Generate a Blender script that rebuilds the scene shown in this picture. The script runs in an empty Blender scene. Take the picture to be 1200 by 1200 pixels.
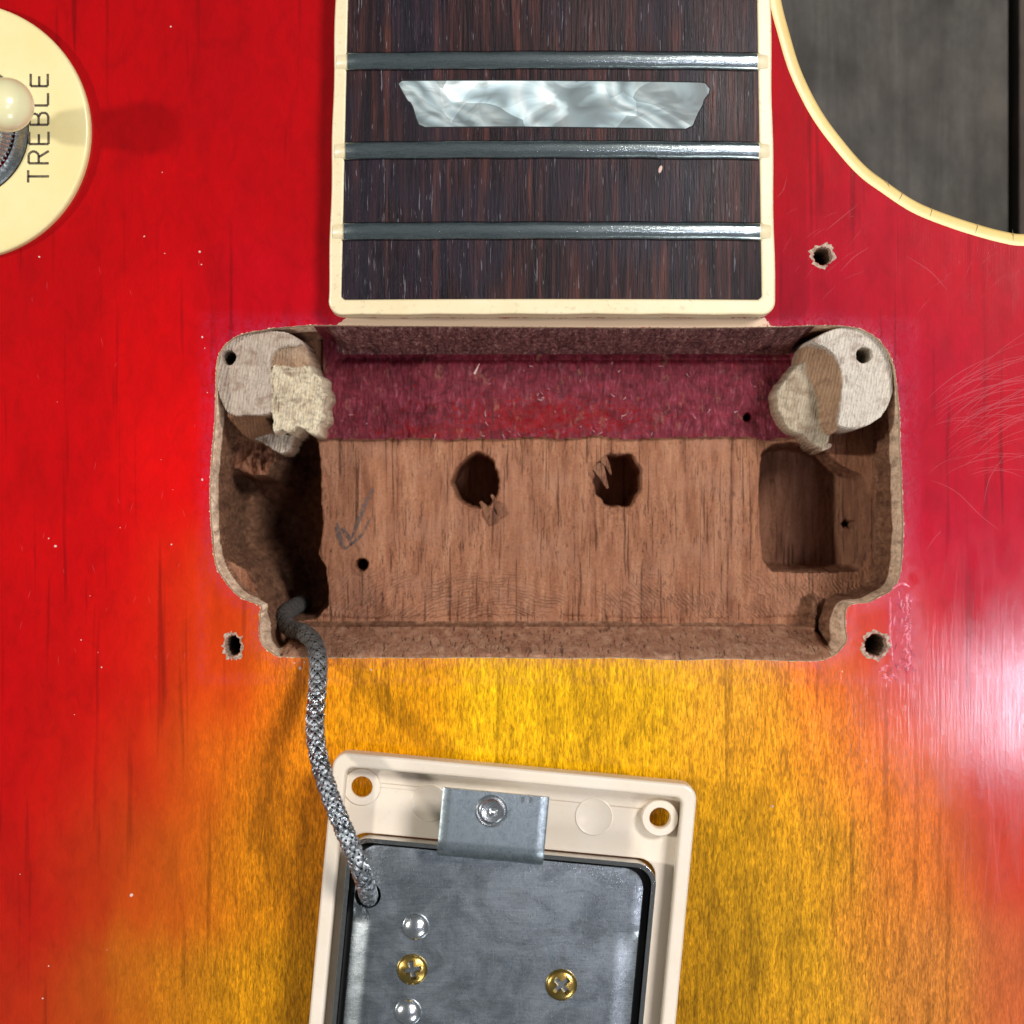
import bpy, bmesh, math, random
import numpy as np
from mathutils import Vector, Matrix
from mathutils.geometry import delaunay_2d_cdt

scene = bpy.context.scene
col = scene.collection
random.seed(7)
rng = np.random.default_rng(11)

# ------------------------------------------------------------------ camera, world, lamps
D = 280.0                      # mm from the lens to the guitar top
K = 130.0 / 1200.0             # mm per photo pixel on the guitar top
cam_d = bpy.data.cameras.new('camera')
cam = bpy.data.objects.new('camera', cam_d)
col.objects.link(cam)
cam.location = (0, 0, D / 1000)
cam_d.sensor_width = 36
cam_d.lens = 36 * D / 130.0
cam_d.clip_start = 0.01
cam_d.clip_end = 20
cam_d.dof.use_dof = True
cam_d.dof.focus_distance = 0.276
cam_d.dof.aperture_fstop = 34
scene.camera = cam

world = bpy.data.worlds.new('World')
scene.world = world
world.use_nodes = True
bg = world.node_tree.nodes['Background']
bg.inputs[0].default_value = (0.86, 0.94, 1.0, 1)
bg.inputs[1].default_value = 0.15


def lamp(name, loc, target, size, power, colr):
    d = bpy.data.lights.new(name, 'AREA')
    d.shape = 'DISK'
    d.size = size
    d.energy = power
    d.color = colr
    o = bpy.data.objects.new(name, d)
    col.objects.link(o)
    o.location = loc
    o.rotation_euler = (Vector(target) - Vector(loc)).to_track_quat('-Z', 'Y').to_euler()
    return o


lamp('ceiling_lamp', (0.33, 0.20, 0.62), (0.0, 0, 0), 0.16, 4.1, (1.0, 0.97, 0.95))
lamp('window_lamp', (0.26, -0.45, 0.36), (0.0, 0, 0), 0.16, 0.9, (0.92, 0.96, 1.0))
lamp('side_lamp', (0.226, -0.078, 0.62), (0.0, 0, 0), 0.055, 0.50, (0.84, 0.84, 1.0))
lamp('bench_lamp', (-0.60, 0.06, 0.52), (0, 0, 0), 0.05, 3.1, (1.0, 0.96, 0.90))

scene.view_settings.view_transform = 'Standard'
scene.view_settings.look = 'None'
scene.view_settings.exposure = 0.0
scene.view_settings.gamma = 1.0
scene.render.resolution_x = 1024
scene.render.resolution_y = 1024


# ------------------------------------------------------------------ small maths
def W(px, py, z=0.0):
    s = K * (D - z) / D
    return ((px - 600) * s, (600 - py) * s)


def P(pts, z=0.0):
    return [W(a, b, z) for a, b in pts]


def lin(r, g=None, b=None):
    if g is None:
        r, g, b = r
    f = lambda c: (c / 255 / 12.92) if c / 255 <= 0.04045 else ((c / 255 + 0.055) / 1.055) ** 2.4
    return (f(r), f(g), f(b))


def c4(r, g, b):
    return lin(r, g, b) + (1.0,)


def smooth(t):
    t = np.clip(t, 0, 1)
    return t * t * (3 - 2 * t)


def catmull(pts, n=8, closed=False):
    pts = [np.array(p, float) for p in pts]
    m = len(pts)
    out = []
    rg = range(m) if closed else range(m - 1)
    for i in rg:
        if closed:
            p0, p1, p2, p3 = pts[i - 1], pts[i], pts[(i + 1) % m], pts[(i + 2) % m]
        else:
            p0, p1, p2, p3 = pts[max(i - 1, 0)], pts[i], pts[i + 1], pts[min(i + 2, m - 1)]
        for k in range(n):
            t = k / n
            out.append(tuple(0.5 * ((2 * p1) + (-p0 + p2) * t + (2 * p0 - 5 * p1 + 4 * p2 - p3) * t * t
                                    + (-p0 + 3 * p1 - 3 * p2 + p3) * t ** 3)))
    if not closed:
        out.append(tuple(pts[-1]))
    return out


def sdf(X, Y, poly):
    """signed distance, positive inside"""
    X = np.asarray(X, float); Y = np.asarray(Y, float)
    d2 = np.full(X.shape, 1e18)
    ins = np.zeros(X.shape, bool)
    n = len(poly)
    for i in range(n):
        ax, ay = poly[i]; bx, by = poly[(i + 1) % n]
        ex, ey = bx - ax, by - ay
        L = ex * ex + ey * ey
        if L < 1e-12:
            continue
        t = np.clip(((X - ax) * ex + (Y - ay) * ey) / L, 0, 1)
        dx = X - ax - t * ex; dy = Y - ay - t * ey
        d2 = np.minimum(d2, dx * dx + dy * dy)
        if ay != by:
            c = ((ay > Y) != (by > Y)) & (X < (bx - ax) * (Y - ay) / (by - ay) + ax)
            ins ^= c
    d = np.sqrt(d2)
    return np.where(ins, d, -d)


def hash2(ix, iy, seed):
    h = (ix.astype(np.int64) * 374761393 + iy.astype(np.int64) * 668265263 + seed * 974711) & 0xFFFFFFFF
    h = ((h ^ (h >> 13)) * 1274126177) & 0xFFFFFFFF
    return ((h ^ (h >> 16)) & 0xFFFF) / 65535.0


def vnoise(X, Y, seed=0):
    X = np.asarray(X, float); Y = np.asarray(Y, float)
    ix = np.floor(X); iy = np.floor(Y)
    fx = smooth(X - ix); fy = smooth(Y - iy)
    a = hash2(ix, iy, seed); b = hash2(ix + 1, iy, seed)
    c = hash2(ix, iy + 1, seed); d = hash2(ix + 1, iy + 1, seed)
    return (a * (1 - fx) + b * fx) * (1 - fy) + (c * (1 - fx) + d * fx) * fy


def fbm(X, Y, seed=0, octv=4):
    X = np.asarray(X, float); Y = np.asarray(Y, float)
    s = np.zeros(X.shape); a = 0.5; f = 1.0
    for i in range(octv):
        s += a * (vnoise(X * f + 13.7 * i, Y * f + 7.1 * i, seed + i) - 0.5)
        a *= 0.5; f *= 2.03
    return s


def rrect(x0, x1, y0, y1, r, n=8):
    pts = []
    for cx, cy, a0 in ((x1 - r, y1 - r, 0), (x0 + r, y1 - r, 90), (x0 + r, y0 + r, 180), (x1 - r, y0 + r, 270)):
        for k in range(n + 1):
            a = math.radians(a0 + 90 * k / n)
            pts.append((cx + r * math.cos(a), cy + r * math.sin(a)))
    return pts


def circ(cx, cy, r, n=28, rag=0.0, seed=0, sx=1.0, sy=1.0):
    pts = []
    rr = random.Random(seed)
    for k in range(n):
        a = 2 * math.pi * k / n
        q = r * (1 + rag * (rr.random() - 0.5))
        pts.append((cx + q * sx * math.cos(a), cy + q * sy * math.sin(a)))
    return pts


# refine a polygon with extra points
def refine(poly, step):
    out = []
    n = len(poly)
    for i in range(n):
        a = np.array(poly[i]); c = np.array(poly[(i + 1) % n]); L = np.linalg.norm(c - a)
        k = max(1, int(L / step))
        for j in range(k):
            out.append(tuple(a + (c - a) * j / k))
    return out


# ------------------------------------------------------------------ material helper
class Mat:
    def __init__(self, name, rough=0.5, metallic=0.0, coat=0.0, coat_rough=0.1, spec=0.5):
        self.m = bpy.data.materials.new(name)
        self.m.use_nodes = True
        self.nt = self.m.node_tree
        self.b = self.nt.nodes['Principled BSDF']
        self.set('Roughness', rough); self.set('Metallic', metallic)
        self.set('Coat Weight', coat); self.set('Coat Roughness', coat_rough)
        self.set('Specular IOR Level', spec)
        self.tc = self.nt.nodes.new('ShaderNodeTexCoord')

    def put(self, sock, v):
        if isinstance(v, bpy.types.NodeSocket):
            self.nt.links.new(v, sock)
        else:
            sock.default_value = v

    def set(self, key, v):
        if isinstance(v, tuple) and len(v) == 3 and key in ('Base Color',):
            v = v + (1.0,)
        self.put(self.b.inputs[key], v)

    def co(self, sx=1.0, sy=1.0, sz=1.0, rot=(0, 0, 0), loc=(0, 0, 0)):
        n = self.nt.nodes.new('ShaderNodeMapping')
        self.nt.links.new(self.tc.outputs['Object'], n.inputs[0])
        n.inputs['Scale'].default_value = (1000 * sx, 1000 * sy, 1000 * sz)
        n.inputs['Rotation'].default_value = rot
        n.inputs['Location'].default_value = loc
        return n.outputs[0]

    def noise(self, co, scale=1.0, detail=4, rough=0.55, dist=0.0):
        n = self.nt.nodes.new('ShaderNodeTexNoise')
        self.nt.links.new(co, n.inputs['Vector'])
        n.inputs['Scale'].default_value = scale
        n.inputs['Detail'].default_value = detail
        n.inputs['Roughness'].default_value = rough
        n.inputs['Distortion'].default_value = dist
        return n.outputs['Fac']

    def voro(self, co, scale=1.0, feature='F1', out='Distance', rnd=1.0):
        n = self.nt.nodes.new('ShaderNodeTexVoronoi')
        n.feature = feature
        self.nt.links.new(co, n.inputs['Vector'])
        n.inputs['Scale'].default_value = scale
        n.inputs['Randomness'].default_value = rnd
        return n.outputs[out]

    def wave(self, co, scale=1.0, dist=2.0, detail=2, dscale=1.0, kind='BANDS', dirn='X'):
        n = self.nt.nodes.new('ShaderNodeTexWave')
        n.wave_type = kind
        if kind == 'BANDS':
            n.bands_direction = dirn
        else:
            n.rings_direction = dirn
        self.nt.links.new(co, n.inputs['Vector'])
        n.inputs['Scale'].default_value = scale
        n.inputs['Distortion'].default_value = dist
        n.inputs['Detail'].default_value = detail
        n.inputs['Detail Scale'].default_value = dscale
        return n.outputs['Fac']

    def ramp(self, fac, stops, interp='LINEAR'):
        n = self.nt.nodes.new('ShaderNodeValToRGB')
        self.put(n.inputs[0], fac)
        cr = n.color_ramp
        cr.interpolation = interp
        while len(cr.elements) < len(stops):
            cr.elements.new(0.5)
        for e, (p, c) in zip(cr.elements, stops):
            e.position = p
            if not isinstance(c, tuple):
                c = (c, c, c)
            e.color = c if len(c) == 4 else c + (1,)
        return n.outputs[0]

    def mix(self, a, b, fac, blend='MIX'):
        n = self.nt.nodes.new('ShaderNodeMix')
        n.data_type = 'RGBA'; n.blend_type = blend
        self.put(n.inputs[0], fac)
        for i, v in ((6, a), (7, b)):
            if isinstance(v, tuple) and len(v) == 3:
                v = v + (1,)
            self.put(n.inputs[i], v)
        return n.outputs[2]

    def math(self, op, a, b=0.0, clamp=False):
        n = self.nt.nodes.new('ShaderNodeMath')
        n.operation = op; n.use_clamp = clamp
        self.put(n.inputs[0], a); self.put(n.inputs[1], b)
        return n.outputs[0]

    def attr(self, name, out='Color'):
        n = self.nt.nodes.new('ShaderNodeAttribute')
        n.attribute_name = name
        return n.outputs[out]

    def bump(self, h, strength=0.5, dist=0.0001, key='Normal', prev=None):
        n = self.nt.nodes.new('ShaderNodeBump')
        n.inputs['Strength'].default_value = strength
        n.inputs['Distance'].default_value = dist
        self.put(n.inputs['Height'], h)
        if prev is not None:
            self.put(n.inputs['Normal'], prev)
        if key:
            self.put(self.b.inputs[key], n.outputs[0])
        return n.outputs[0]


MT = {}


def make_materials():
    # ---- sunburst lacquer over maple
    m = Mat('sunburst_lacquer', rough=0.34, coat=0.6, coat_rough=0.16, spec=0.07)
    base = m.attr('burst')
    wear = m.attr('wear', 'Fac')
    amber = m.attr('amber', 'Fac')
    fine = m.noise(m.co(5.4, 1.0, 1), 1, 5, 0.62, 0.8)
    mid = m.noise(m.co(1.7, 0.26, 1, loc=(3, 9, 0)), 1, 5, 0.6, 1.2)
    broad = m.noise(m.co(0.15, 0.05, 1, loc=(1.3, 0.4, 0)), 1, 4, 0.55, 1.2)
    lines = m.noise(m.co(0.75, 0.03, 1, loc=(5, 0, 0)), 1, 2, 0.5, 0.3)
    g1 = m.ramp(fine, [(0.34, 0.42), (0.5, 0.95), (0.66, 1.46)])
    g2 = m.ramp(mid, [(0.33, 0.52), (0.52, 1.0), (0.70, 1.32)])
    g3 = m.ramp(broad, [(0.32, 0.72), (0.5, 0.98), (0.66, 1.12)])
    g4 = m.ramp(lines, [(0.28, 0.55), (0.40, 1.0), (1.0, 1.0)])
    grain = m.mix(m.mix(g1, g2, 1.0, 'MULTIPLY'), m.mix(g3, g4, 1.0, 'MULTIPLY'), 1.0, 'MULTIPLY')
    blot = m.ramp(m.noise(m.co(0.55, 0.28, 1, loc=(7, 2, 0)), 1, 5, 0.65, 0.8), [(0.3, 0.86), (0.5, 1.0), (0.7, 1.08)])
    soft = m.mix(m.mix(m.mix((1, 1, 1), g1, 0.10), blot, 0.9, 'MULTIPLY'), m.mix(m.mix((1, 1, 1), g3, 0.45), g4, 0.95, 'MULTIPLY'), 0.9, 'MULTIPLY')
    g = m.mix(soft, m.mix((1, 1, 1), grain, 0.86), amber)
    colr = m.mix(base, g, 1.0, 'MULTIPLY')
    # lacquer worn by the mounting ring: milky, pinkish, broken up by noise
    wn = m.noise(m.co(1.6, 1.1, 1), 1, 6, 0.7, 1.0)
    wm = m.math('MULTIPLY', wear, m.ramp(wn, [(0.36, 0.0), (0.56, 1.0)]))
    milky = m.mix(colr, lin(172, 58, 98), 0.36)
    colr = m.mix(colr, milky, wm)
    bare = m.attr('bare', 'Fac')
    bn = m.noise(m.co(2.2, 2.2, 1), 1, 5, 0.7)
    bm = m.math('GREATER_THAN', m.math('ADD', bare, m.math('MULTIPLY', bn, 0.5)), 0.74)
    colr = m.mix(colr, lin(214, 186, 158), bm)
    m.set('Base Color', colr)
    sc = m.noise(m.co(5, 0.10, 1, rot=(0, 0, 0.12)), 1, 3, 0.7)
    hz = m.noise(m.co(0.35, 0.12, 1), 1, 5, 0.65)
    rr = m.math('ADD', m.ramp(hz, [(0.3, 0.06), (0.7, 0.14)]), m.math('MULTIPLY', wm, 0.15))
    m.set('Coat Roughness', rr)
    h = m.math('ADD', m.math('MULTIPLY', sc, 0.6), m.math('MULTIPLY', wn, m.math('ADD', m.math('MULTIPLY', wear, 2.0), 0.35)))
    n0 = m.bump(h, 0.3, 0.00003, key='Normal')
    rub = m.noise(m.co(2.6, 0.05, 1, rot=(0, 0, 0.07), loc=(2, 1, 0)), 1, 5, 0.7)
    n1 = m.bump(rub, 0.2, 0.00004, key=None, prev=n0)
    m.put(m.b.inputs['Coat Normal'], n1)
    MT['lacquer'] = m.m

    # ---- pale bare maple
    m = Mat('bare_maple', rough=0.75, spec=0.25)
    a = m.noise(m.co(1.6, 0.5, 1.6), 1, 6, 0.65, 1.0)
    b = m.noise(m.co(0.35, 0.25, 0.3), 1, 3)
    c = m.ramp(a, [(0.3, lin(150, 124, 96)), (0.5, lin(196, 172, 138)), (0.7, lin(222, 203, 172))])
    c = m.mix(c, lin(120, 92, 70), m.ramp(b, [(0.5, 0.0), (0.75, 0.7)]))
    m.set('Base Color', c)
    m.bump(a, 0.7, 0.0002)
    MT['maple'] = m.m

    # ---- cavity wall: maple cap above, darker mahogany below
    m = Mat('layered_wall', rough=0.75, spec=0.2)
    sep = m.nt.nodes.new('ShaderNodeSeparateXYZ')
    m.nt.links.new(m.tc.outputs['Object'], sep.inputs[0])
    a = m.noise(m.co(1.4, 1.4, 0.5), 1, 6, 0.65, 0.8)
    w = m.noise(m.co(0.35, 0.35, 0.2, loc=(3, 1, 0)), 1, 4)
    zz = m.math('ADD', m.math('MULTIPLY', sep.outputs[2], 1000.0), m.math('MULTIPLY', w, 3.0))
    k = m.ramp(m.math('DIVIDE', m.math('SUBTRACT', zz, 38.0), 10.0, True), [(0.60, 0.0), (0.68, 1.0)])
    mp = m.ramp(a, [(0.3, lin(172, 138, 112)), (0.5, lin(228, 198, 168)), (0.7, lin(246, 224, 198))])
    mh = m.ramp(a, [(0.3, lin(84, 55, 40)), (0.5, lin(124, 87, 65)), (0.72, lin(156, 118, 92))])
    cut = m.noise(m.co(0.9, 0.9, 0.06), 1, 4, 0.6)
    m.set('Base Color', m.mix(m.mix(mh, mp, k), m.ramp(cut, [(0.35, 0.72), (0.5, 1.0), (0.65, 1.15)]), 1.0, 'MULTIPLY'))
    m.bump(a, 0.5, 0.00015)
    MT['layered'] = m.m

    # ---- corner posts: same wood, tinted per torn face
    m = Mat('torn_maple', rough=0.8, spec=0.2)
    t = m.attr('tint')
    a = m.noise(m.co(2.0, 1.2, 1.4), 1, 7, 0.68, 1.2)
    f = m.noise(m.co(3.0, 0.45, 1.0, rot=(0, 0, 0.25)), 1, 5, 0.65, 0.8)
    c = m.mix(t, m.ramp(a, [(0.30, 0.66), (0.48, 1.0), (0.70, 1.14)]), 1.0, 'MULTIPLY')
    c = m.mix(c, m.ramp(f, [(0.3, 0.78), (0.55, 1.0), (1, 1.05)]), 0.8, 'MULTIPLY')
    m.set('Base Color', c)
    rg = m.wave(m.co(1.0, 0.35, 0.6, rot=(0, 0, 0.5)), 0.9, 7.0, 3, 0.6)
    c = m.mix(c, m.ramp(rg, [(0.0, 0.80), (0.4, 1.0), (1.0, 1.04)]), 0.7, 'MULTIPLY')
    dirt = m.noise(m.co(0.30, 0.38, 0.3, loc=(3, 8, 0)), 1, 6, 0.7, 0.8)
    c = m.mix(c, lin(128, 96, 76), m.math('MULTIPLY', m.ramp(dirt, [(0.50, 0.0), (0.66, 1.0)]), 0.6))
    m.set('Base Color', c)
    h = m.math('ADD', m.math('ADD', m.math('MULTIPLY', a, 0.6), m.math('MULTIPLY', rg, 0.3)), m.math('MULTIPLY', f, 0.8))
    m.bump(h, 0.9, 0.00035)
    MT['post'] = m.m

    # ---- mahogany
    def mahogany(name, dark, mid_, light, arcs=False, stain=None):
        m = Mat(name, rough=0.72, spec=0.25)
        a = m.noise(m.co(0.8, 0.10, 0.3), 1, 6, 0.62, 0.6)
        pore = m.noise(m.co(2.7, 0.085, 0.3, rot=(0, 0, 0.05)), 1, 4, 0.6, 0.5)
        pb = m.noise(m.co(0.16, 0.10, 0.1, loc=(9, 1, 0)), 1, 3)
        pore2 = m.noise(m.co(5.0, 0.62, 1.0, loc=(4, 7, 1), rot=(0, 0, -0.04)), 1, 4, 0.65, 0.9)
        fuzz = m.noise(m.co(3.5, 3.0, 3.0), 1, 5, 0.7, 0.6)
        c = m.ramp(a, [(0.3, lin(*dark)), (0.5, lin(*mid_)), (0.72, lin(*light))])
        c = m.mix(c, m.ramp(fuzz, [(0.3, 0.72), (0.5, 1.0), (0.72, 1.22)]), 1.0, 'MULTIPLY')
        p1 = m.ramp(pore, [(0.60, 0.0), (0.66, 1.0)])
        p2 = m.math('MULTIPLY', m.ramp(pore2, [(0.58, 0.0), (0.68, 0.9)]), m.ramp(pb, [(0.4, 0.1), (0.6, 1.0)]))
        pm = m.math('MAXIMUM', p1, p2)
        c = m.mix(c, lin(58, 30, 22), m.math('MULTIPLY', pm, 0.66))
        h = m.math('SUBTRACT', m.math('MULTIPLY', fuzz, 0.7), m.math('MULTIPLY', pm, 0.9))
        if arcs:
            # curved router chatter towards the bridge side
            w = m.wave(m.co(0.22, 0.30, 0.0, loc=(0.5, 6.5, 0)), 2.3, 16.0, 4, 0.55, 'RINGS', 'Z')
            pat = m.ramp(m.noise(m.co(0.22, 0.3, 0.1, loc=(8, 3, 0)), 1, 3), [(0.42, 0.0), (0.6, 1.0)])
            ym = m.math('MULTIPLY', m.attr('chatter', 'Fac'), pat)
            h = m.math('ADD', h, m.math('MULTIPLY', m.math('MULTIPLY', w, ym), 0.8))
            c = m.mix(c, m.mix(c, lin(190, 150, 130), 0.5), m.math('MULTIPLY', m.ramp(w, [(0.55, 0.0), (0.9, 1.0)]), m.math('MULTIPLY', ym, 0.45)))
            dust = m.noise(m.co(0.13, 0.2, 0.1), 1, 4, 0.6)
            c = m.mix(c, lin(168, 122, 98), m.math('MULTIPLY', m.ramp(dust, [(0.48, 0.0), (0.7, 0.5)]), 1.0))
        m.set('Base Color', c)
        m.bump(h, 0.9, 0.00028)
        return m
    MT['mahogany'] = mahogany('mahogany', (128, 80, 56), (160, 108, 79), (184, 134, 103), arcs=True).m
    MT['dark_mahogany'] = mahogany('darker_mahogany', (104, 66, 48), (138, 94, 70), (162, 118, 92)).m  # darker copy of the mahogany, for the side pocket and splinters
    MT['ledge'] = mahogany('ledge_mahogany', (146, 100, 76), (180, 132, 104), (204, 164, 134)).m
    MT['body_back'] = mahogany('cherry_mahogany', (90, 18, 14), (120, 24, 18), (140, 36, 26)).m

    # ---- tenon with red overspray
    m = Mat('red_overspray', rough=0.5, spec=0.15)
    a = m.noise(m.co(1.7, 0.55, 1.0), 1, 7, 0.64, 0.9)
    b = m.noise(m.co(0.13, 0.22, 0.1, loc=(1.2, 2.7, 0)), 1, 4, 0.6, 0.4)
    red = m.attr('redness', 'Fac')
    c = m.ramp(a, [(0.32, lin(74, 22, 30)), (0.47, lin(106, 31, 43)), (0.57, lin(118, 42, 55)), (0.72, lin(146, 78, 90))])
    a2 = m.noise(m.co(0.9, 1.3, 1.0, loc=(3, 5, 0)), 1, 6, 0.75, 1.5)
    k = m.math('MULTIPLY', m.ramp(m.math('ADD', m.math('MULTIPLY', a2, 1.0), m.math('MULTIPLY', red, 0.22)), [(0.60, 0.0), (0.65, 1.0)]), 0.92)
    c = m.mix(c, lin(124, 2, 12), k)
    pt = m.noise(m.co(0.28, 0.5, 0.2, loc=(6, 1, 0)), 1, 6, 0.7, 1.0)
    c = m.mix(c, m.ramp(pt, [(0.32, 0.55), (0.5, 1.0), (0.68, 1.3)]), 1.0, 'MULTIPLY')
    gr = m.noise(m.co(3.2, 0.25, 0.4), 1, 4, 0.6, 0.5)
    c = m.mix(c, lin(58, 24, 28), m.math('MULTIPLY', m.ramp(gr, [(0.56, 0.0), (0.66, 1.0)]), 0.6))
    wo = m.noise(m.co(0.7, 0.35, 0.2, loc=(2, 8, 0)), 1, 6, 0.7)
    c = m.mix(c, lin(150, 104, 84), m.math('MULTIPLY', m.ramp(wo, [(0.58, 0.0), (0.68, 1.0)]), 0.6))
    m.set('Base Color', c)
    m.set('Roughness', m.ramp(k, [(0.0, 0.5), (1.0, 0.3)]))
    m.bump(m.math('ADD', a, m.math('MULTIPLY', gr, 0.5)), 0.9, 0.00025)
    MT['overspray'] = m.m

    m = Mat('stained_end_wall', rough=0.75, spec=0.25)
    a = m.noise(m.co(2.2, 0.8, 0.7), 1, 7, 0.7, 0.8)
    c = m.ramp(a, [(0.36, lin(70, 38, 38)), (0.5, lin(120, 76, 76)), (0.58, lin(150, 108, 102)), (0.68, lin(196, 164, 152))])
    gv = m.noise(m.co(1.6, 0.3, 0.12), 1, 5, 0.65)
    c = m.mix(c, m.ramp(gv, [(0.35, 0.6), (0.5, 1.0), (0.65, 1.35)]), 1.0, 'MULTIPLY')
    m.set('Base Color', c)
    m.bump(a, 0.9, 0.0004)
    MT['stained'] = m.m

    # ---- plastics
    def cream(name, c1, c2, rough=0.35, stain=0.35, coat=0.2):
        m = Mat(name, rough=rough, coat=coat, coat_rough=0.2)
        a = m.noise(m.co(0.12, 0.12, 0.12), 1, 4, 0.6)
        b = m.noise(m.co(1.2, 1.2, 1.2), 1, 6, 0.7)
        c = m.ramp(a, [(0.3, lin(*c1)), (0.7, lin(*c2))])
        c = m.mix(c, lin(140, 96, 50), m.math('MULTIPLY', m.ramp(b, [(0.56, 0.0), (0.8, 1.0)]), stain))
        m.set('Base Color', c)
        m.set('Subsurface Weight', 0.08); m.set('Subsurface Radius', (0.001, 0.0006, 0.0003)); m.set('Subsurface Scale', 0.5)
        m.bump(b, 0.15, 0.00008)
        return m
    MT['plate'] = cream('aged_cream_plastic', (230, 213, 150), (236, 221, 164), 0.38, 0.08).m
    MT['binding'] = cream('cream_binding', (228, 210, 166), (236, 221, 184), 0.4, 0.55).m
    MT['body_binding'] = cream('yellowed_binding', (236, 200, 122), (242, 212, 142), 0.4, 0.2).m
    MT['ring'] = cream('ivory_ring_plastic', (224, 209, 187), (231, 219, 202), 0.45, 0.14).m
    MT['tip'] = cream('pale_switch_tip', (226, 218, 166), (232, 226, 180), 0.22, 0.0, 0.5).m

    # ---- rosewood
    m = Mat('rosewood', rough=0.42, spec=0.16)
    a = m.noise(m.co(0.9, 0.03, 1), 1, 4, 0.6, 0.4)
    b = m.noise(m.co(4.0, 0.2, 1), 1, 4, 0.6, 0.3)
    broad = m.noise(m.co(0.07, 0.05, 1, loc=(2, 1, 0)), 1, 2)
    c = m.ramp(a, [(0.34, lin(19, 12, 15)), (0.46, lin(36, 22, 25)), (0.55, lin(54, 31, 31)), (0.68, lin(86, 48, 39))])
    c = m.mix(c, m.ramp(b, [(0.3, 0.55), (0.5, 1.0), (0.7, 1.35)]), 1.0, 'MULTIPLY')
    c = m.mix(c, m.mix(c, lin(34, 34, 46), 0.75), m.ramp(m.noise(m.co(0.05, 0.04, 1, loc=(0.3, 5, 0)), 1, 3), [(0.40, 0.6), (0.50, 0.0)]))
    pore = m.noise(m.co(4.5, 0.30, 1, loc=(7, 2, 0), rot=(0, 0, 0.05)), 1, 3, 0.5, 0.3)
    pm = m.ramp(pore, [(0.655, 0.0), (0.70, 1.0)])
    dk = m.noise(m.co(5.0, 0.25, 1, loc=(1, 5, 0), rot=(0, 0, -0.03)), 1, 2, 0.5, 0.3)
    c = m.mix(c, lin(16, 10, 12), m.ramp(dk, [(0.60, 0.0), (0.68, 0.8)]))
    c = m.mix(c, lin(128, 124, 130), m.math('MULTIPLY', pm, 0.6))
    m.set('Base Color', c)
    m.set('Roughness', m.ramp(broad, [(0.3, 0.32), (0.7, 0.5)]))
    m.bump(m.math('SUBTRACT', b, m.math('MULTIPLY', pm, 0.8)), 0.5, 0.00012)
    MT['rosewood'] = m.m

    # ---- mother of pearl look
    m = Mat('pearl_plastic', rough=0.22, coat=0.5, coat_rough=0.08)
    w0 = m.noise(m.co(0.16, 0.2, 1), 1, 2, 0.5, 0.0)
    n = m.nt.nodes.new('ShaderNodeVectorMath'); n.operation = 'MULTIPLY_ADD'
    nz = m.nt.nodes.new('ShaderNodeTexNoise'); m.nt.links.new(m.co(0.2, 0.28, 1), nz.inputs['Vector'])
    nz.inputs['Scale'].default_value = 0.4; nz.inputs['Detail'].default_value = 1.2
    m.nt.links.new(nz.outputs['Color'], n.inputs[0])
    n.inputs[1].default_value = (6, 5, 0)
    m.nt.links.new(m.co(0.36, 0.5, 0), n.inputs[2])
    v = m.voro(n.outputs[0], 0.4, 'F1')
    s = m.noise(n.outputs[0], 0.6, 3, 0.5, 1.0)
    w2 = m.wave(n.outputs[0], 0.20, 2.5, 2, 0.8, 'BANDS', 'DIAGONAL')
    c = m.ramp(v, [(0.08, lin(228, 244, 240)), (0.28, lin(206, 228, 228)), (0.45, lin(150, 172, 176)), (0.58, lin(96, 108, 110)), (0.74, lin(176, 198, 204)), (0.95, lin(240, 250, 246))])
    c = m.mix(c, m.ramp(w2, [(0.0, lin(92, 104, 106)), (0.22, lin(160, 182, 190)), (0.5, lin(222, 240, 238)), (0.8, lin(246, 252, 248)), (1.0, lin(150, 168, 170))]), 0.45)
    vc = m.voro(n.outputs[0], 0.42, 'F1', 'Color')
    c = m.mix(c, m.ramp(vc, [(0.2, 0.32), (0.5, 0.95), (0.8, 1.4)]), 0.9, 'MULTIPLY')
    sh = m.noise(m.co(0.16, 0.3, 0, rot=(0, 0, 0.7)), 1, 2, 0.5, 1.2)
    c = m.mix(c, m.ramp(sh, [(0.38, 0.35), (0.5, 1.0), (0.62, 1.3)]), 0.9, 'MULTIPLY')
    c = m.mix(c, lin(240, 252, 250), 0.15)
    m.set('Metallic', 0.15)
    m.set('Base Color', c)
    MT['pearl'] = m.m

    # ---- metals
    def metal(name, c1, c2, r1, r2, sx=1.0, sy=1.0, bumpd=0.00004, scr=0.0):
        m = Mat(name, metallic=1.0)
        a = m.noise(m.co(0.8 * sx, 0.8 * sy, 0.8), 1, 7, 0.7, 0.8)
        f = m.noise(m.co(4 * sx, 2.2 * sy, 3), 1, 5, 0.7, 1.2)
        q = m.math('ADD', m.math('MULTIPLY', a, 0.5), m.math('MULTIPLY', f, 0.5))
        c = m.ramp(q, [(0.40, lin(*c1)), (0.60, lin(*c2))])
        if scr > 0:
            s1 = m.noise(m.co(6, 0.35, 1, rot=(0, 0, 0.5)), 1, 3, 0.6, 0.8)
            s2 = m.noise(m.co(6, 0.4, 1, rot=(0, 0, -0.9), loc=(4, 2, 0)), 1, 3, 0.6, 0.8)
            sm = m.math('MAXIMUM', m.ramp(s1, [(0.62, 0.0), (0.72, 1.0)]), m.ramp(s2, [(0.63, 0.0), (0.74, 1.0)]))
            c = m.mix(c, lin(206, 212, 214), m.math('MULTIPLY', sm, scr))
        rgh = m.ramp(q, [(0.35, r2), (0.65, r1)])
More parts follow.
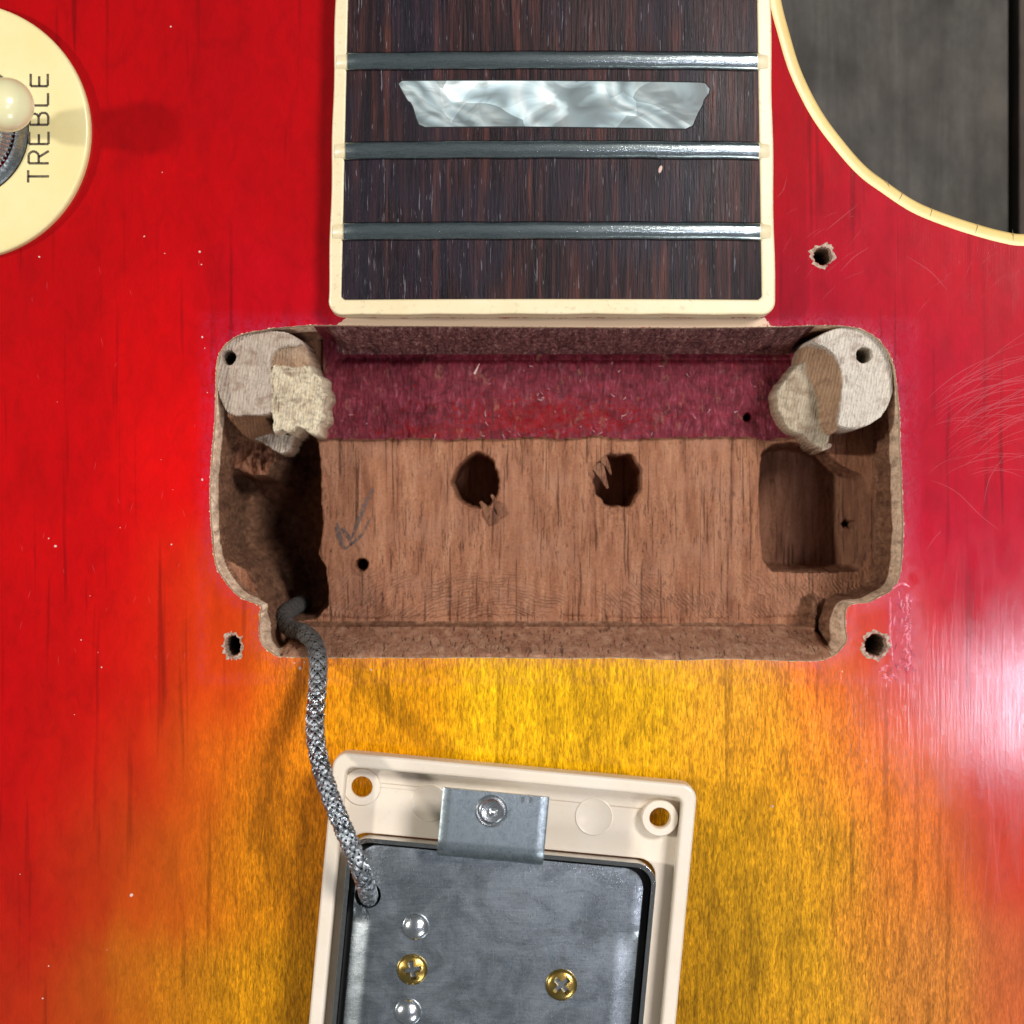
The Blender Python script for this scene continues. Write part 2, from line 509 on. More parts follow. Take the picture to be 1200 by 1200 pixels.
        if scr > 0.5:
            tn = m.noise(m.co(0.13, 0.16, 0.1, loc=(4, 3, 0)), 1, 6, 0.68, 1.0)
            tm = m.ramp(tn, [(0.40, 0.0), (0.58, 1.0)])
            c = m.mix(c, m.mix(c, lin(70, 76, 82), 0.12), tm)
            br_ = m.noise(m.co(0.5, 7.0, 1, rot=(0, 0, 0.35), loc=(1, 6, 0)), 1, 5, 0.7, 0.4)
            c = m.mix(c, m.ramp(br_, [(0.35, 0.62), (0.5, 1.0), (0.66, 1.25)]), 0.6, 'MULTIPLY')
            fl = m.noise(m.co(5, 5, 5), 1, 4, 0.7)
            c = m.mix(c, lin(220, 220, 212), m.math('MULTIPLY', m.ramp(fl, [(0.60, 0.0), (0.70, 1.0)]), 0.5))
            rgh = m.mix(rgh, m.math('MULTIPLY', rgh, 0.8), tm)
        m.set('Base Color', c)
        m.set('Roughness', rgh)
        m.bump(q, 0.5, bumpd)
        return m
    MT['fret'] = metal('nickel_silver', (122, 134, 136), (192, 202, 200), 0.15, 0.30, 0.5, 4.0).m
    MT['zinc'] = metal('dull_plated_steel', (132, 140, 146), (206, 212, 214), 0.22, 0.44, 1.1, 1.1, scr=0.85).m
    MT['bracket'] = metal('bright_plated_steel', (126, 138, 144), (206, 216, 220), 0.26, 0.46, 1.3, 1.3, scr=0.45).m
    MT['chrome'] = metal('nickel_cover', (176, 174, 170), (214, 210, 204), 0.08, 0.2).m
    MT['brass'] = metal('brass', (160, 128, 60), (206, 176, 104), 0.18, 0.34).m
    MT['steel'] = metal('polished_steel', (200, 202, 204), (232, 234, 234), 0.14, 0.32).m
    m = metal('tinned_braid', (88, 90, 92), (194, 200, 204), 0.20, 0.40, 1.5, 1.5)
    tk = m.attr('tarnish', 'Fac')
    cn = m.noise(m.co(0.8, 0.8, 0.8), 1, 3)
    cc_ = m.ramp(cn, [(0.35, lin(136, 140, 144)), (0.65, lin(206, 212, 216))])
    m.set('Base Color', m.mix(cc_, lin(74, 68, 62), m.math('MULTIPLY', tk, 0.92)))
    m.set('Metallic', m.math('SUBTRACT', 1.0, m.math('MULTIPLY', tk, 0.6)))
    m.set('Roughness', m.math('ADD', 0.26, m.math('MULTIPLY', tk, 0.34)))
    MT['braid'] = m.m
    m = Mat('dark_core', rough=0.8); m.set('Base Color', lin(26, 25, 25)); MT['dark'] = m.m
    m = Mat('engraved_paint', rough=0.6)
    a = m.noise(m.co(2, 2, 2), 1, 5)
    m.set('Base Color', m.ramp(a, [(0.4, lin(58, 50, 40)), (0.7, lin(120, 106, 76))])); MT['ink'] = m.m
    m = Mat('graphite', rough=0.55); a = m.noise(m.co(3, 1.5, 2), 1, 5, 0.7)
    m.set('Base Color', m.ramp(a, [(0.4, lin(76, 72, 74)), (0.6, lin(116, 98, 90))]))
    m.set('Alpha', m.ramp(a, [(0.36, 1.0), (0.60, 0.15)])); MT['graphite'] = m.m
    m = Mat('scratched_lacquer', rough=0.5); m.set('Base Color', lin(240, 150, 160)); m.set('Alpha', 0.11); MT['scratch'] = m.m
    m = Mat('lifted_lacquer', rough=0.2, coat=1.0, coat_rough=0.12)
    a = m.noise(m.co(1.4, 0.9, 1), 1, 5, 0.7, 1.0)
    m.set('Base Color', m.ramp(a, [(0.35, lin(196, 60, 80)), (0.5, lin(216, 92, 110)), (0.68, lin(232, 150, 162))]))
    m.bump(a, 0.8, 0.0003); MT['ridge'] = m.m
    m = Mat('lacquer_crack', rough=0.6); m.set('Base Color', lin(120, 26, 40)); MT['ridge_crack'] = m.m
    m = Mat('dust', rough=0.9); m.set('Base Color', lin(216, 184, 172)); MT['dust'] = m.m
    m = Mat('grey_lint', rough=0.9); m.set('Base Color', lin(160, 116, 120)); MT['lint'] = m.m
    m = Mat('splintered_wood', rough=0.85, spec=0.2)
    a = m.noise(m.co(2.5, 0.8, 2), 1, 5, 0.7)
    m.set('Base Color', m.ramp(a, [(0.3, lin(92, 58, 42)), (0.55, lin(160, 112, 86)), (0.75, lin(196, 150, 122))])); MT['splinter'] = m.m
    m = Mat('hole_fibre', rough=0.85, spec=0.2)
    a = m.noise(m.co(2.0, 2.0, 2), 1, 6, 0.7)
    m.set('Base Color', m.ramp(a, [(0.3, lin(110, 86, 72)), (0.5, lin(172, 148, 130)), (0.75, lin(226, 208, 186))])); MT['fibre'] = m.m

    # ---- weathered bench boards
    def board(name, tone):
        m = Mat(name, rough=0.8, spec=0.3)
        a = m.noise(m.co(0.18, 0.012, 0.2), 1, 6, 0.62, 0.7)
        b = m.noise(m.co(0.03, 0.025, 0.1), 1, 4, 0.6)
        c = m.ramp(a, [(0.3, lin(62, 60, 55)), (0.5, lin(88, 86, 80)), (0.7, lin(112, 110, 102))])
        c = m.mix(c, lin(104, 92, 80), m.ramp(b, [(0.45, 0.0), (0.7, 0.5)]))
        m.set('Base Color', c)
        m.bump(a, 0.6, 0.0006)
        bl = m.noise(m.co(0.12, 0.07, 0.1, loc=(2, 4, 0)), 1, 5, 0.65)
        c0 = m.mix(m.mix(c, lin(*tone), 0.4), m.ramp(bl, [(0.35, 0.7), (0.5, 1.0), (0.66, 1.35)]), 1.0, 'MULTIPLY')
        m.set('Base Color', c0)
        return m.m
    MT['board'] = board('weathered_board', (88, 85, 79))
    MT['brown_board'] = board('brown_weathered_board', (88, 70, 62))


make_materials()


# ------------------------------------------------------------------ object helpers (mesh data in mm, world frame)
def empty(name, loc, label, cat=None, kind=None):
    o = bpy.data.objects.new(name, None)
    o.empty_display_size = 0.01
    col.objects.link(o)
    o.location = tuple(c / 1000 for c in loc)
    o['label'] = label
    if cat:
        o['category'] = cat
    if kind:
        o['kind'] = kind
    return o


def wloc(o):
    v = Vector((0, 0, 0))
    while o is not None:
        v = v + Vector(o.location)
        o = o.parent
    return v


def link(name, me, mats, parent, smooth_=False, label=None, kind=None):
    o = bpy.data.objects.new(name, me)
    col.objects.link(o)
    for mm in (mats if isinstance(mats, (list, tuple)) else [mats]):
        me.materials.append(MT[mm])
    if parent is not None:
        off = wloc(parent)
        me.transform(Matrix.Translation(-off))
        o.parent = parent
    if smooth_:
        me.polygons.foreach_set('use_smooth', [True] * len(me.polygons))
    if label:
        o['label'] = label
    if kind:
        o['kind'] = kind
    return o


def mesh_np(name, verts, faces, mat_idx=None):
    """verts Nx3 in mm, faces MxK int array or list"""
    me = bpy.data.meshes.new(name)
    v = np.asarray(verts, float) / 1000.0
    if isinstance(faces, np.ndarray):
        k = faces.shape[1]
        me.vertices.add(len(v)); me.vertices.foreach_set('co', v.ravel())
        me.loops.add(faces.size); me.loops.foreach_set('vertex_index', faces.ravel().astype(np.int32))
        me.polygons.add(len(faces))
        me.polygons.foreach_set('loop_start', np.arange(0, faces.size, k, dtype=np.int32))
        me.polygons.foreach_set('loop_total', np.full(len(faces), k, np.int32))
        me.update(calc_edges=True)
    else:
        me.from_pydata([tuple(q) for q in v], [], [tuple(f) for f in faces])
    me.validate()
    me.update()
    return me


def vcol(me, name, arr):
    arr = np.asarray(arr, float)
    if arr.ndim == 1:
        a = me.attributes.new(name, 'FLOAT', 'POINT')
        a.data.foreach_set('value', arr.astype(np.float32))
    else:
        a = me.attributes.new(name, 'FLOAT_COLOR', 'POINT')
        q = np.ones((len(arr), 4), np.float32); q[:, :3] = arr
        a.data.foreach_set('color', q.ravel())


def cdt(outer, holes, pts=None):
    """triangulate polygon with holes (+ interior points); returns (xy, tris ccw)"""
    vs = []; es = []
    for loop in [outer] + list(holes):
        i0 = len(vs); n = len(loop)
        vs += [Vector((p[0], p[1])) for p in loop]
        es += [(i0 + k, i0 + (k + 1) % n) for k in range(n)]
    if pts is not None:
        vs += [Vector((float(a), float(b))) for a, b in pts]
    r = delaunay_2d_cdt(vs, es, [], 0, 1e-5)
    xy = np.array([(q[0], q[1]) for q in r[0]])
    tri = np.array([f for f in r[2]], int)
    c = xy[tri].mean(axis=1)
    keep = sdf(c[:, 0], c[:, 1], outer) > 0
    for h in holes:
        keep &= sdf(c[:, 0], c[:, 1], h) < 0
    tri = tri[keep]
    a, b, d = xy[tri[:, 0]], xy[tri[:, 1]], xy[tri[:, 2]]
    cr = (b[:, 0] - a[:, 0]) * (d[:, 1] - a[:, 1]) - (b[:, 1] - a[:, 1]) * (d[:, 0] - a[:, 0])
    tri[cr < 0] = tri[cr < 0][:, ::-1]
    return xy, tri


class B:
    """collects geometry in mm"""
    def __init__(self):
        self.v = []; self.f = []; self.mi = []

    def add(self, vs, fs, mi=0):
        i0 = len(self.v)
        self.v += [tuple(map(float, q)) for q in vs]
        self.f += [tuple(i0 + int(i) for i in q) for q in fs]
        self.mi += [mi] * len(fs)

    def plate(self, outer, holes=(), z0=0.0, z1=1.0, mi=0, bottom=True):
        xy, tri = cdt(outer, holes)
        z1f = z1 if callable(z1) else (lambda x, y: z1)
        z0f = z0 if callable(z0) else (lambda x, y: z0)
        self.add([(x, y, z1f(x, y)) for x, y in xy], tri, mi)
        if bottom:
            self.add([(x, y, z0f(x, y)) for x, y in xy], tri[:, ::-1], mi)
        for loop in [outer] + list(holes):
            n = len(loop)
            vs = [(x, y, z0f(x, y)) for x, y in loop] + [(x, y, z1f(x, y)) for x, y in loop]
            self.add(vs, [(k, (k + 1) % n, n + (k + 1) % n, n + k) for k in range(n)], mi)

    def lathe(self, prof, cx=0, cy=0, n=32, mi=0, M=None):
        vs = []
        for r, z in prof:
            for k in range(n):
                a = 2 * math.pi * k / n
                vs.append((cx + r * math.cos(a), cy + r * math.sin(a), z))
        fs = []
        for i in range(len(prof) - 1):
            for k in range(n):
                k2 = (k + 1) % n
                fs.append((i * n + k, i * n + k2, (i + 1) * n + k2, (i + 1) * n + k))
        if M is not None:
            vs = [tuple(M @ Vector(q)) for q in vs]
        self.add(vs, fs, mi)

    def tube(self, pts, rad, n=6, mi=0, flat=1.0, cap=True):
        pts = [Vector(p) for p in pts]
        rads = rad if isinstance(rad, (list, tuple, np.ndarray)) else [rad] * len(pts)
        T = [(pts[min(i + 1, len(pts) - 1)] - pts[max(i - 1, 0)]).normalized() for i in range(len(pts))]
        up = Vector((0, 0, 1)) if abs(T[0].z) < 0.9 else Vector((1, 0, 0))
        nrm = (up - T[0] * up.dot(T[0])).normalized()
        vs = []
        for p, t, r in zip(pts, T, rads):
            nrm = (nrm - t * nrm.dot(t)).normalized()
            bn = t.cross(nrm)
            for k in range(n):
                a = 2 * math.pi * k / n
                vs.append(p + nrm * (math.cos(a) * r * flat) + bn * (math.sin(a) * r))
        fs = []
        m = len(pts)
        for i in range(m - 1):
            for k in range(n):
                k2 = (k + 1) % n
                fs.append((i * n + k, i * n + k2, (i + 1) * n + k2, (i + 1) * n + k))
        if cap:
            fs.append(tuple(range(n))[::-1]); fs.append(tuple((m - 1) * n + k for k in range(n)))
        self.add(vs, fs, mi)

    def strip(self, pts, width, zf, mi=0, taper=True):
        """flat ribbon lying at height zf(x, y)"""
        pts = [np.array(p, float) for p in pts]
        vs = []; m = len(pts)
        for i, p in enumerate(pts):
            t = pts[min(i + 1, m - 1)] - pts[max(i - 1, 0)]
            t = t / (np.linalg.norm(t) + 1e-9)
            nn = np.array((-t[1], t[0]))
            w = width * (0.5 if not taper else 0.5 * math.sin(math.pi * (0.08 + 0.84 * i / (m - 1))))
            for s in (1, -1):
                q = p + nn * w * s
                vs.append((q[0], q[1], zf(q[0], q[1])))
        self.add(vs, [(2 * i, 2 * i + 1, 2 * i + 3, 2 * i + 2) for i in range(m - 1)], mi)

    def obj(self, name, mats, parent, weld=True, smooth_=False, bevel=0.0, label=None, kind=None, seg=2):
        me = mesh_np(name, self.v, self.f)
        me.polygons.foreach_set('material_index', self.mi)
        if weld:
            bm = bmesh.new(); bm.from_mesh(me)
            bmesh.ops.remove_doubles(bm, verts=bm.verts, dist=2e-6)
            bmesh.ops.recalc_face_normals(bm, faces=bm.faces)
            bm.to_mesh(me); bm.free()
        o = link(name, me, mats, parent, smooth_, label, kind)
        if bevel > 0:
            md = o.modifiers.new('bevel', 'BEVEL')
            md.width = bevel / 1000; md.segments = seg; md.limit_method = 'ANGLE'; md.angle_limit = math.radians(40)
        if smooth_ == 'auto':
            pass
        return o


def shade_auto(o, deg=35):
    me = o.data
    me.polygons.foreach_set('use_smooth', [True] * len(me.polygons))
    bm = bmesh.new(); bm.from_mesh(me)
    for e in bm.edges:
        if len(e.link_faces) != 2 or e.calc_face_angle(0) > math.radians(deg):
            e.smooth = False
    bm.to_mesh(me); bm.free()


# ================================================================== SETTING: workbench
bench = empty('workbench', (0, 0, -53.5), 'weathered grey wooden bench boards under the guitar, seen beyond the cutaway', kind='structure')
ZB = -52.5
gap_x = W(1188, 0, ZB)[0]
edges = [gap_x + 92 * k for k in range(-4, 4)]
for i in range(len(edges) - 1):
    b = B()
    x0, x1 = edges[i] + 0.8, edges[i + 1] - 0.8
    b.plate(rrect(x0, x1, -380, 420, 1.2, 2), (), ZB - 18, ZB - rng.random() * 0.5)
    b.obj('plank', 'brown_board' if i in (1, 4, 6) else 'board', bench, bevel=0.8)

# ================================================================== GUITAR
guitar = empty('guitar', (0, 0, -50), 'red to amber sunburst electric guitar with an empty pickup cavity below its neck', 'guitar')

# ---- outline of the body, photo pixels on the top
left_part = [(385, -310), (300, -330), (150, -370), (-50, -400), (-300, -380), (-520, -250), (-640, -20), (-650, 200),
             (-590, 420), (-500, 600), (-460, 760), (-490, 920), (-600, 1100), (-760, 1350), (-850, 1700), (-800, 2100),
             (-600, 2500), (-200, 2780), (300, 2900), (650, 2920), (1000, 2900), (1500, 2780), (1900, 2500), (2100, 2100),
             (2150, 1700), (2060, 1350), (1900, 1100), (1780, 920), (1740, 760), (1760, 600), (1820, 420), (1840, 250),
             (1790, 100), (1680, 40), (1560, 90), (1440, 180), (1320, 250), (1260, 270),
             (1200, 276), (1173, 273), (1133, 262), (1093, 248), (1067, 236), (1040, 218), (1013, 198), (987, 169), (960, 132),
             (937, 86), (923, 41), (913, 0), (906, -60), (902, -120)]
outline = catmull(P(left_part, -2.0), 8)


def offset_poly(poly, d):
    poly = [np.array(p) for p in poly]
    n = len(poly); area = sum(poly[i][0] * poly[(i + 1) % n][1] - poly[(i + 1) % n][0] * poly[i][1] for i in range(n))
    s = 1 if area > 0 else -1
    out = []
    for i in range(n):
        t = poly[(i + 1) % n] - poly[i - 1]
        t = t / (np.linalg.norm(t) + 1e-9)
        out.append(tuple(poly[i] + d * s * np.array((-t[1], t[0]))))
    return out


inner = offset_poly(outline, 1.55)
cut_line = outline[-14 * 8:]


def ztop(x, y):
    """carved top: flat in the middle, dipping towards the cutaway"""
    x = np.asarray(x, float); y = np.asarray(y, float)
    ax, ay = W(930, 60); bx, by = W(1200, 276)
    d = np.hypot(x - W(1205, 0)[0], y - W(0, -40)[1]) + 4      # distance from a point in the cutaway's hollow
    e = np.clip((d - 34.0) / 18.0, 0, 1)
    z = 0.0 * e
    r = np.clip((np.hypot(x - 5, y + 60) - 122) / 80, 0, 1.6)
    return z - 7.0 * r * r


# ---- cavity rim
rim_px = [(375, 381), (340, 383), (312, 386), (285, 391), (268, 400), (257, 414), (253, 435), (252, 480), (249, 520), (246, 560),
          (246, 600), (249, 635), (252, 660), (262, 680), (280, 699), (300, 708), (306, 712), (304, 722), (304, 745), (308, 757),
          (320, 766), (335, 770), (420, 771), (520, 771), (600, 771), (680, 772), (725, 771), (800, 774), (850, 772), (900, 774),
          (950, 775), (972, 771), (985, 762), (993, 750), (991, 735), (992, 714), (1000, 708), (1018, 706), (1032, 699),
          (1044, 693), (1051, 684), (1056, 668), (1059, 630), (1058, 590), (1056, 535), (1054, 485), (1050, 442), (1044, 419),
          (1032, 400), (1015, 388), (995, 383), (960, 381), (905, 383), (800, 384), (640, 383), (500, 382)]
rim = catmull(P(rim_px), 5, True)
rim = [(x + 0.16 * float(fbm(np.array([x * 1.5]), np.array([y * 1.5]), 3)[0]), y + 0.16 * float(fbm(np.array([x * 1.5]), np.array([y * 1.5]), 9)[0])) for x, y in rim]

# ---- ring screw holes in the top: (px, py, radius px, stretch x, stretch y)
top_holes = [(273, 757, 10.5, 0.85, 1.2), (1026, 756, 13, 1.0, 1.0), (964, 300, 10.5, 1.0, 1.0)]
hole_polys = []
for i, (a, b_, r, sx, sy) in enumerate(top_holes):
    c = W(a, b_)
    hole_polys.append(circ(c[0], c[1], r * K, 40, 0.16, 40 + i, sx, sy))

# ---- maple top sheet
res = 0.75
gx, gy = np.meshgrid(np.arange(-80, 80, res), np.arange(-80, 80, res))
gx = gx + (rng.random(gx.shape) - 0.5) * res * 0.5
gy = gy + (rng.random(gy.shape) - 0.5) * res * 0.5
cx_, cy_ = np.meshgrid(np.arange(-170, 180, 9.0), np.arange(-260, 120, 9.0))
m_ = (np.abs(cx_) > 84) | (np.abs(cy_) > 84)
px_ = np.concatenate([gx.ravel(), cx_[m_] + 0.123]); py_ = np.concatenate([gy.ravel(), cy_[m_] + 0.077])
ok = sdf(px_, py_, inner) > 0.35
ok &= sdf(px_, py_, rim) < -0.3
for h in hole_polys:
    ok &= sdf(px_, py_, h) < -0.2
xy, tri = cdt(inner, [rim] + hole_polys, np.stack([px_[ok], py_[ok]], 1))
X, Y = xy[:, 0], xy[:, 1]
me = mesh_np('maple_top', np.column_stack([X, Y, ztop(X, Y)]), tri)

# sunburst pigments (photo px -> sRGB; bluish sheen painted into the right-hand reds)
burst_pts = [
    (150, 50, 200, 0, 8), (300, 50, 196, 0, 10), (360, 220, 198, 0, 10), (200, 250, 206, 0, 8), (50, 350, 204, 0, 8), (-200, 200, 190, 0, 8),
    (200, 400, 226, 2, 6), (50, 500, 214, 0, 6), (230, 550, 245, 6, 6), (100, 650, 220, 2, 6), (20, 800, 214, 0, 6), (200, 700, 238, 6, 6), (120, 820, 222, 8, 6), (215, 780, 228, 18, 8),
    (262, 722, 244, 74, 12), (150, 780, 226, 14, 6), (250, 800, 238, 70, 12), (320, 790, 242, 126, 18), (420, 800, 242, 164, 16),
    (100, 880, 218, 24, 10), (0, 900, 214, 6, 8), (180, 900, 222, 54, 14), (260, 900, 226, 116, 18), (330, 900, 230, 140, 16),
    (450, 850, 242, 168, 12), (600, 850, 246, 192, 18), (750, 820, 246, 188, 18), (870, 820, 244, 172, 44), (900, 880, 246, 166, 22),
    (980, 830, 248, 132, 34), (1000, 735, 246, 76, 30), (1060, 760, 228, 40, 34), (1080, 850, 236, 84, 44), (1040, 920, 240, 138, 36),
    (1150, 900, 220, 48, 48), (1190, 1000, 228, 62, 42), (1100, 1000, 228, 112, 40), (1050, 1050, 228, 142, 42), (950, 1000, 222, 160, 22),
    (850, 950, 214, 160, 14), (900, 1100, 212, 158, 22), (1100, 1150, 222, 142, 52), (1190, 1150, 224, 108, 58), (950, 1190, 216, 156, 30),
    (850, 1150, 204, 150, 16), (0, 1000, 214, 14, 10), (100, 1000, 214, 50, 14), (200, 1000, 214, 100, 18), (300, 1000, 220, 142, 14),
    (0, 1100, 214, 30, 14), (0, 1190, 214, 46, 16), (100, 1190, 208, 82, 20), (200, 1190, 210, 132, 20), (300, 1190, 216, 152, 14),
    (500, 1000, 232, 176, 18), (500, 1200, 226, 170, 20), (700, 1100, 226, 170, 20), (600, 1500, 220, 165, 20), (-200, 1100, 205, 10, 10), (-200, 1500, 205, 60, 14),
    (930, 200, 204, 0, 24), (1000, 300, 200, 0, 36), (1100, 330, 206, 0, 30), (1180, 330, 208, 0, 32), (940, 350, 186, 0, 36),
    (1085, 450, 204, 0, 46), (1150, 500, 210, 0, 32), (1100, 600, 206, 0, 42), (1180, 650, 208, 0, 42), (1080, 680, 208, 2, 46),
    (1150, 750, 212, 8, 46), (1120, 800, 216, 26, 46), (1300, 500, 200, 0, 34), (1300, 900, 210, 20, 24), (1350, 1200, 212, 40, 30), (600, 350, 200, 0, 12), (310, 370, 208, 0, 22)]
bp = np.array([p[:2] for p in burst_pts], float)
bc = np.array([lin(*p[2:]) for p in burst_pts]) * (0.86 - 0.12 * np.clip((bp[:, 1:2] - 880) / 200, 0, 1))  # colours darken towards the lower end of the top
VX = 600 + X / K; VY = 600 - Y / K
wob = 60 * fbm(VX / 45, VY / 160, 21, 4)
num = np.zeros((len(X), 3)); den = np.zeros(len(X)) + 1e-12
for q, c in zip(bp, bc):
    d2 = (VX + wob - q[0]) ** 2 + ((VY + wob * 0.5 - q[1]) * 0.92) ** 2
    w = np.exp(-d2 / (2 * 46.0 ** 2)) + 1e-7 / (1 + d2 * 1e-4)
    num += w[:, None] * c; den += w
cc = num / den[:, None]
amb = smooth((cc[:, 1] - 0.02) / 0.22)
cc = cc * (0.80 + 0.29 * amb)[:, None]
cc[:, 1] *= 1 - 0.07 * amb
vcol(me, 'burst', cc)
vcol(me, 'amber', smooth((cc[:, 1] - 0.02) / 0.22))
# finish rubbed by the mounting ring: just round the rim and along the ring's footprint
foot = P([(240, 373), (1072, 378), (1076, 796), (236, 796)])
sdfoot = sdf(X, Y, foot); sdr = -sdf(X, Y, rim)
wear = np.exp(-(np.clip(sdr, 0, None) / 1.2) ** 2) * 0.85
wear = np.maximum(wear, 0.35 * np.exp(-(sdfoot / 0.6) ** 2) * (VY < 1000))
wear = np.maximum(wear, 0.28 * (sdfoot > 0) * smooth((VX - 1010) / 60))
wear = np.maximum(wear, 0.28 * (sdfoot > 0) * smooth((420 - VY) / 40))
bx = smooth((VX - 1038) / 6) * smooth((1076 - VX) / 6) * smooth((VY - 684) / 8) * smooth((796 - VY) / 8)
wear = np.maximum(wear, 0.95 * bx)
vcol(me, 'wear', wear)
bare = np.exp(-((VY - 377) / 5.0) ** 2) * smooth((VX - 396) / 10) * smooth((905 - VX) / 10)
bare = np.maximum(bare, 0.5 * np.exp(-(sdr / 0.2) ** 2))
vcol(me, 'bare', bare)
top = link('maple_top', me, 'lacquer', guitar, True)

# ---- rim edge of the sheet: a thin broken maple edge
b = B()
n = len(rim)
rows = [(0.0, 0.0), (0.04, -0.12), (0.08, -0.9)]
rings = []
for off, dz in rows:
    pl = offset_poly(rim, off)
    rings.append([(x, y, float(ztop(x, y)) + dz) for x, y in pl])
for r0, r1 in zip(rings[:-1], rings[1:]):
    b.add(r0 + r1, [(k, (k + 1) % n, n + (k + 1) % n, n + k) for k in range(n)])
b.obj('cavity_lip', 'maple', guitar, smooth_=True)

# ---- screw holes of the ring
for i, (h, (a, b_, r, sx, sy)) in enumerate(zip(hole_polys, top_holes)):
    b = B(); n = len(h); c = W(a, b_)
    zt = float(ztop(*c))
    rr = random.Random(i + 70)
    bot = [(c[0] + (x - c[0]) * 0.8, c[1] + (y - c[1]) * 0.8) for x, y in h]
    b.add([(x, y, zt) for x, y in h] + [(x, y, zt - 14) for x, y in bot], [(k, (k + 1) % n, n + (k + 1) % n, n + k) for k in range(n)])
    b.add([(x, y, zt - 14) for x, y in bot], [tuple(range(n))])
    # torn fibres round the mouth
    qs_ = [1.22 + 0.9 * float(fbm(np.array([3 * math.cos(2 * math.pi * k / n) + 9 * i]), np.array([3 * math.sin(2 * math.pi * k / n)]), 5, 3)[0]) + 0.25 * rr.random() for k in range(n)]
    o1 = [(c[0] + (x - c[0]) * q_, c[1] + (y - c[1]) * q_) for (x, y), q_ in zip(h, qs_)]
    mid = [(c[0] + (x - c[0]) * 1.06, c[1] + (y - c[1]) * 1.06) for x, y in h]
    v0 = [(x * 0.15 + q[0] * 0.85, y * 0.15 + q[1] * 0.85, zt - 0.25) for (x, y), q in zip(bot, h)]
    v1 = [(x, y, zt + 0.10 + 0.12 * rr.random()) for x, y in mid]
    v2 = [(x, y, float(ztop(x, y)) + 0.012) for x, y in o1]
    b.add(v0 + v1 + v2, [(k, (k + 1) % n, n + (k + 1) % n, n + k) for k in range(n)] + [(n + k, n + (k + 1) % n, 2 * n + (k + 1) % n, 2 * n + k) for k in range(n)])
    b.obj('screw_hole', 'fibre', guitar, smooth_=False)

# ---- body edge: binding, sides and back
b = B(); n = len(outline)
zi = [float(ztop(x, y)) for x, y in inner]; zo = [float(ztop(x, y)) - 0.12 for x, y in outline]
mid_ = offset_poly(outline, 0.35)
ra = [(x, y, z + 0.03) for (x, y), z in zip(inner, zi)]
rb = [(x, y, float(ztop(x, y)) + 0.03) for x, y in mid_]
rc = [(x, y, z - 0.25) for (x, y), z in zip(outline, zo)]
rd = [(x, y, z - 6.5) for (x, y), z in zip(outline, zo)]
for r0, r1 in ((ra, rb), (rb, rc), (rc, rd)):
    b.add(r0 + r1, [(k, k + 1, n + k + 1, n + k) for k in range(n - 1)])
binding = b.obj('body_binding', 'body_binding', guitar)
shade_auto(binding, 50)
b = B()
for a, c in (((1034, 210), (1040, 222)), ((1090, 243), (1087, 256)), ((1183, 270), (1184, 284)), ((1056, 226), (1050, 238)), ((1143, 262), (1140, 275))):
    b.strip([W(*a, -1.5), W((a[0] + c[0]) / 2 + 0.6, (a[1] + c[1]) / 2, -1.5), W(*c, -1.5)], 0.09, lambda x, y: float(ztop(x, y)) + 0.055)
b.obj('crack', 'ink', binding, weld=False)
b = B()
o2 = offset_poly(outline, 0.1)
re = [(x, y, z - 6.5) for (x, y), z in zip(o2, zo)]
rf = [(x, y, -49.0) for x, y in o2]
b.add(re + rf, [(k, (k + 1) % n, n + (k + 1) % n, n + k) for k in range(n)])
xyb, trib = cdt(o2, [])
b.add([(x, y, -49.0) for x, y in xyb], trib[:, ::-1])
b.obj('mahogany_back', 'body_back', guitar, smooth_=False)

# ================================================================== PICKUP CAVITY (one carved surface, split by what it is)
ZF = -17.0
hr = 0.17
x0, y0 = W(236, 0)[0], W(0, 786)[1]
x1, y1 = W(1068, 0)[0], W(0, 372)[1]
HX, HY = np.meshgrid(np.arange(x0, x1, hr), np.arange(y0, y1, hr))


def poly_w(pts, z):
    return P(pts, z)


R_ = sdf(HX, HY, rim)
jit = 0.35 * fbm(HX * 1.1, HY * 1.1, 5, 4)
wall_w = np.full(HX.shape, 0.55)
midx = smooth((HX - W(372, 0)[0]) / 3) * smooth((W(968, 0)[0] - HX) / 4)
wall_w = wall_w + (2.7 - 0.55) * midx * smooth((HY - 14) / 4)
midb = smooth((HX - W(318, 0)[0]) / 2) * smooth((W(985, 0)[0] - HX) / 2)
wall_w = wall_w + (3.7 - 0.55) * midb * smooth((-9 - HY) / 3)
for (a, c, amp, rad) in ((984, 738, 2.2, 2.2), (312, 735, 1.3, 2.0)):
    q = W(a, c)
    wall_w = np.maximum(wall_w, amp * np.exp(-((HX - q[0]) ** 2 + (HY - q[1]) ** 2) / rad ** 2) + 0.55)
t = np.clip((R_ + jit * smooth(R_ / 0.6)) / wall_w, 0, 1)
Z = np.where(R_ > 0, -0.5 + (ZF + 0.5) * (0.35 * t + 0.65 * smooth(t)), -0.5)
# tenon shelf
ten_edge = W(0, 514, -15.5)[1] + 1.1 * fbm(HX * 0.35, HX * 0 + 3, 31, 5)
tx0, tx1 = W(378, 0, -16)[0], W(940, 0, -16)[0]
is_ten = (HY > ten_edge) & (HX > tx0) & (HX < tx1 + 2 * fbm(HY, HX, 4))
Z = np.maximum(Z, np.where(is_ten, -15.9 + 0.25 * fbm(HX * 1.5, HY * 1.5, 8), -99))
# low mahogany ledge in the lower left corner
led = sdf(HX, HY, poly_w([(240, 640), (266, 652), (284, 660), (300, 672), (310, 690), (318, 712), (300, 720), (240, 715)], -9))
led_z = -8.5 + np.minimum(0, led + 0.3 * fbm(HX, HY, 14)) * 14
Z = np.maximum(Z, np.where(R_ > 0, led_z, -99))
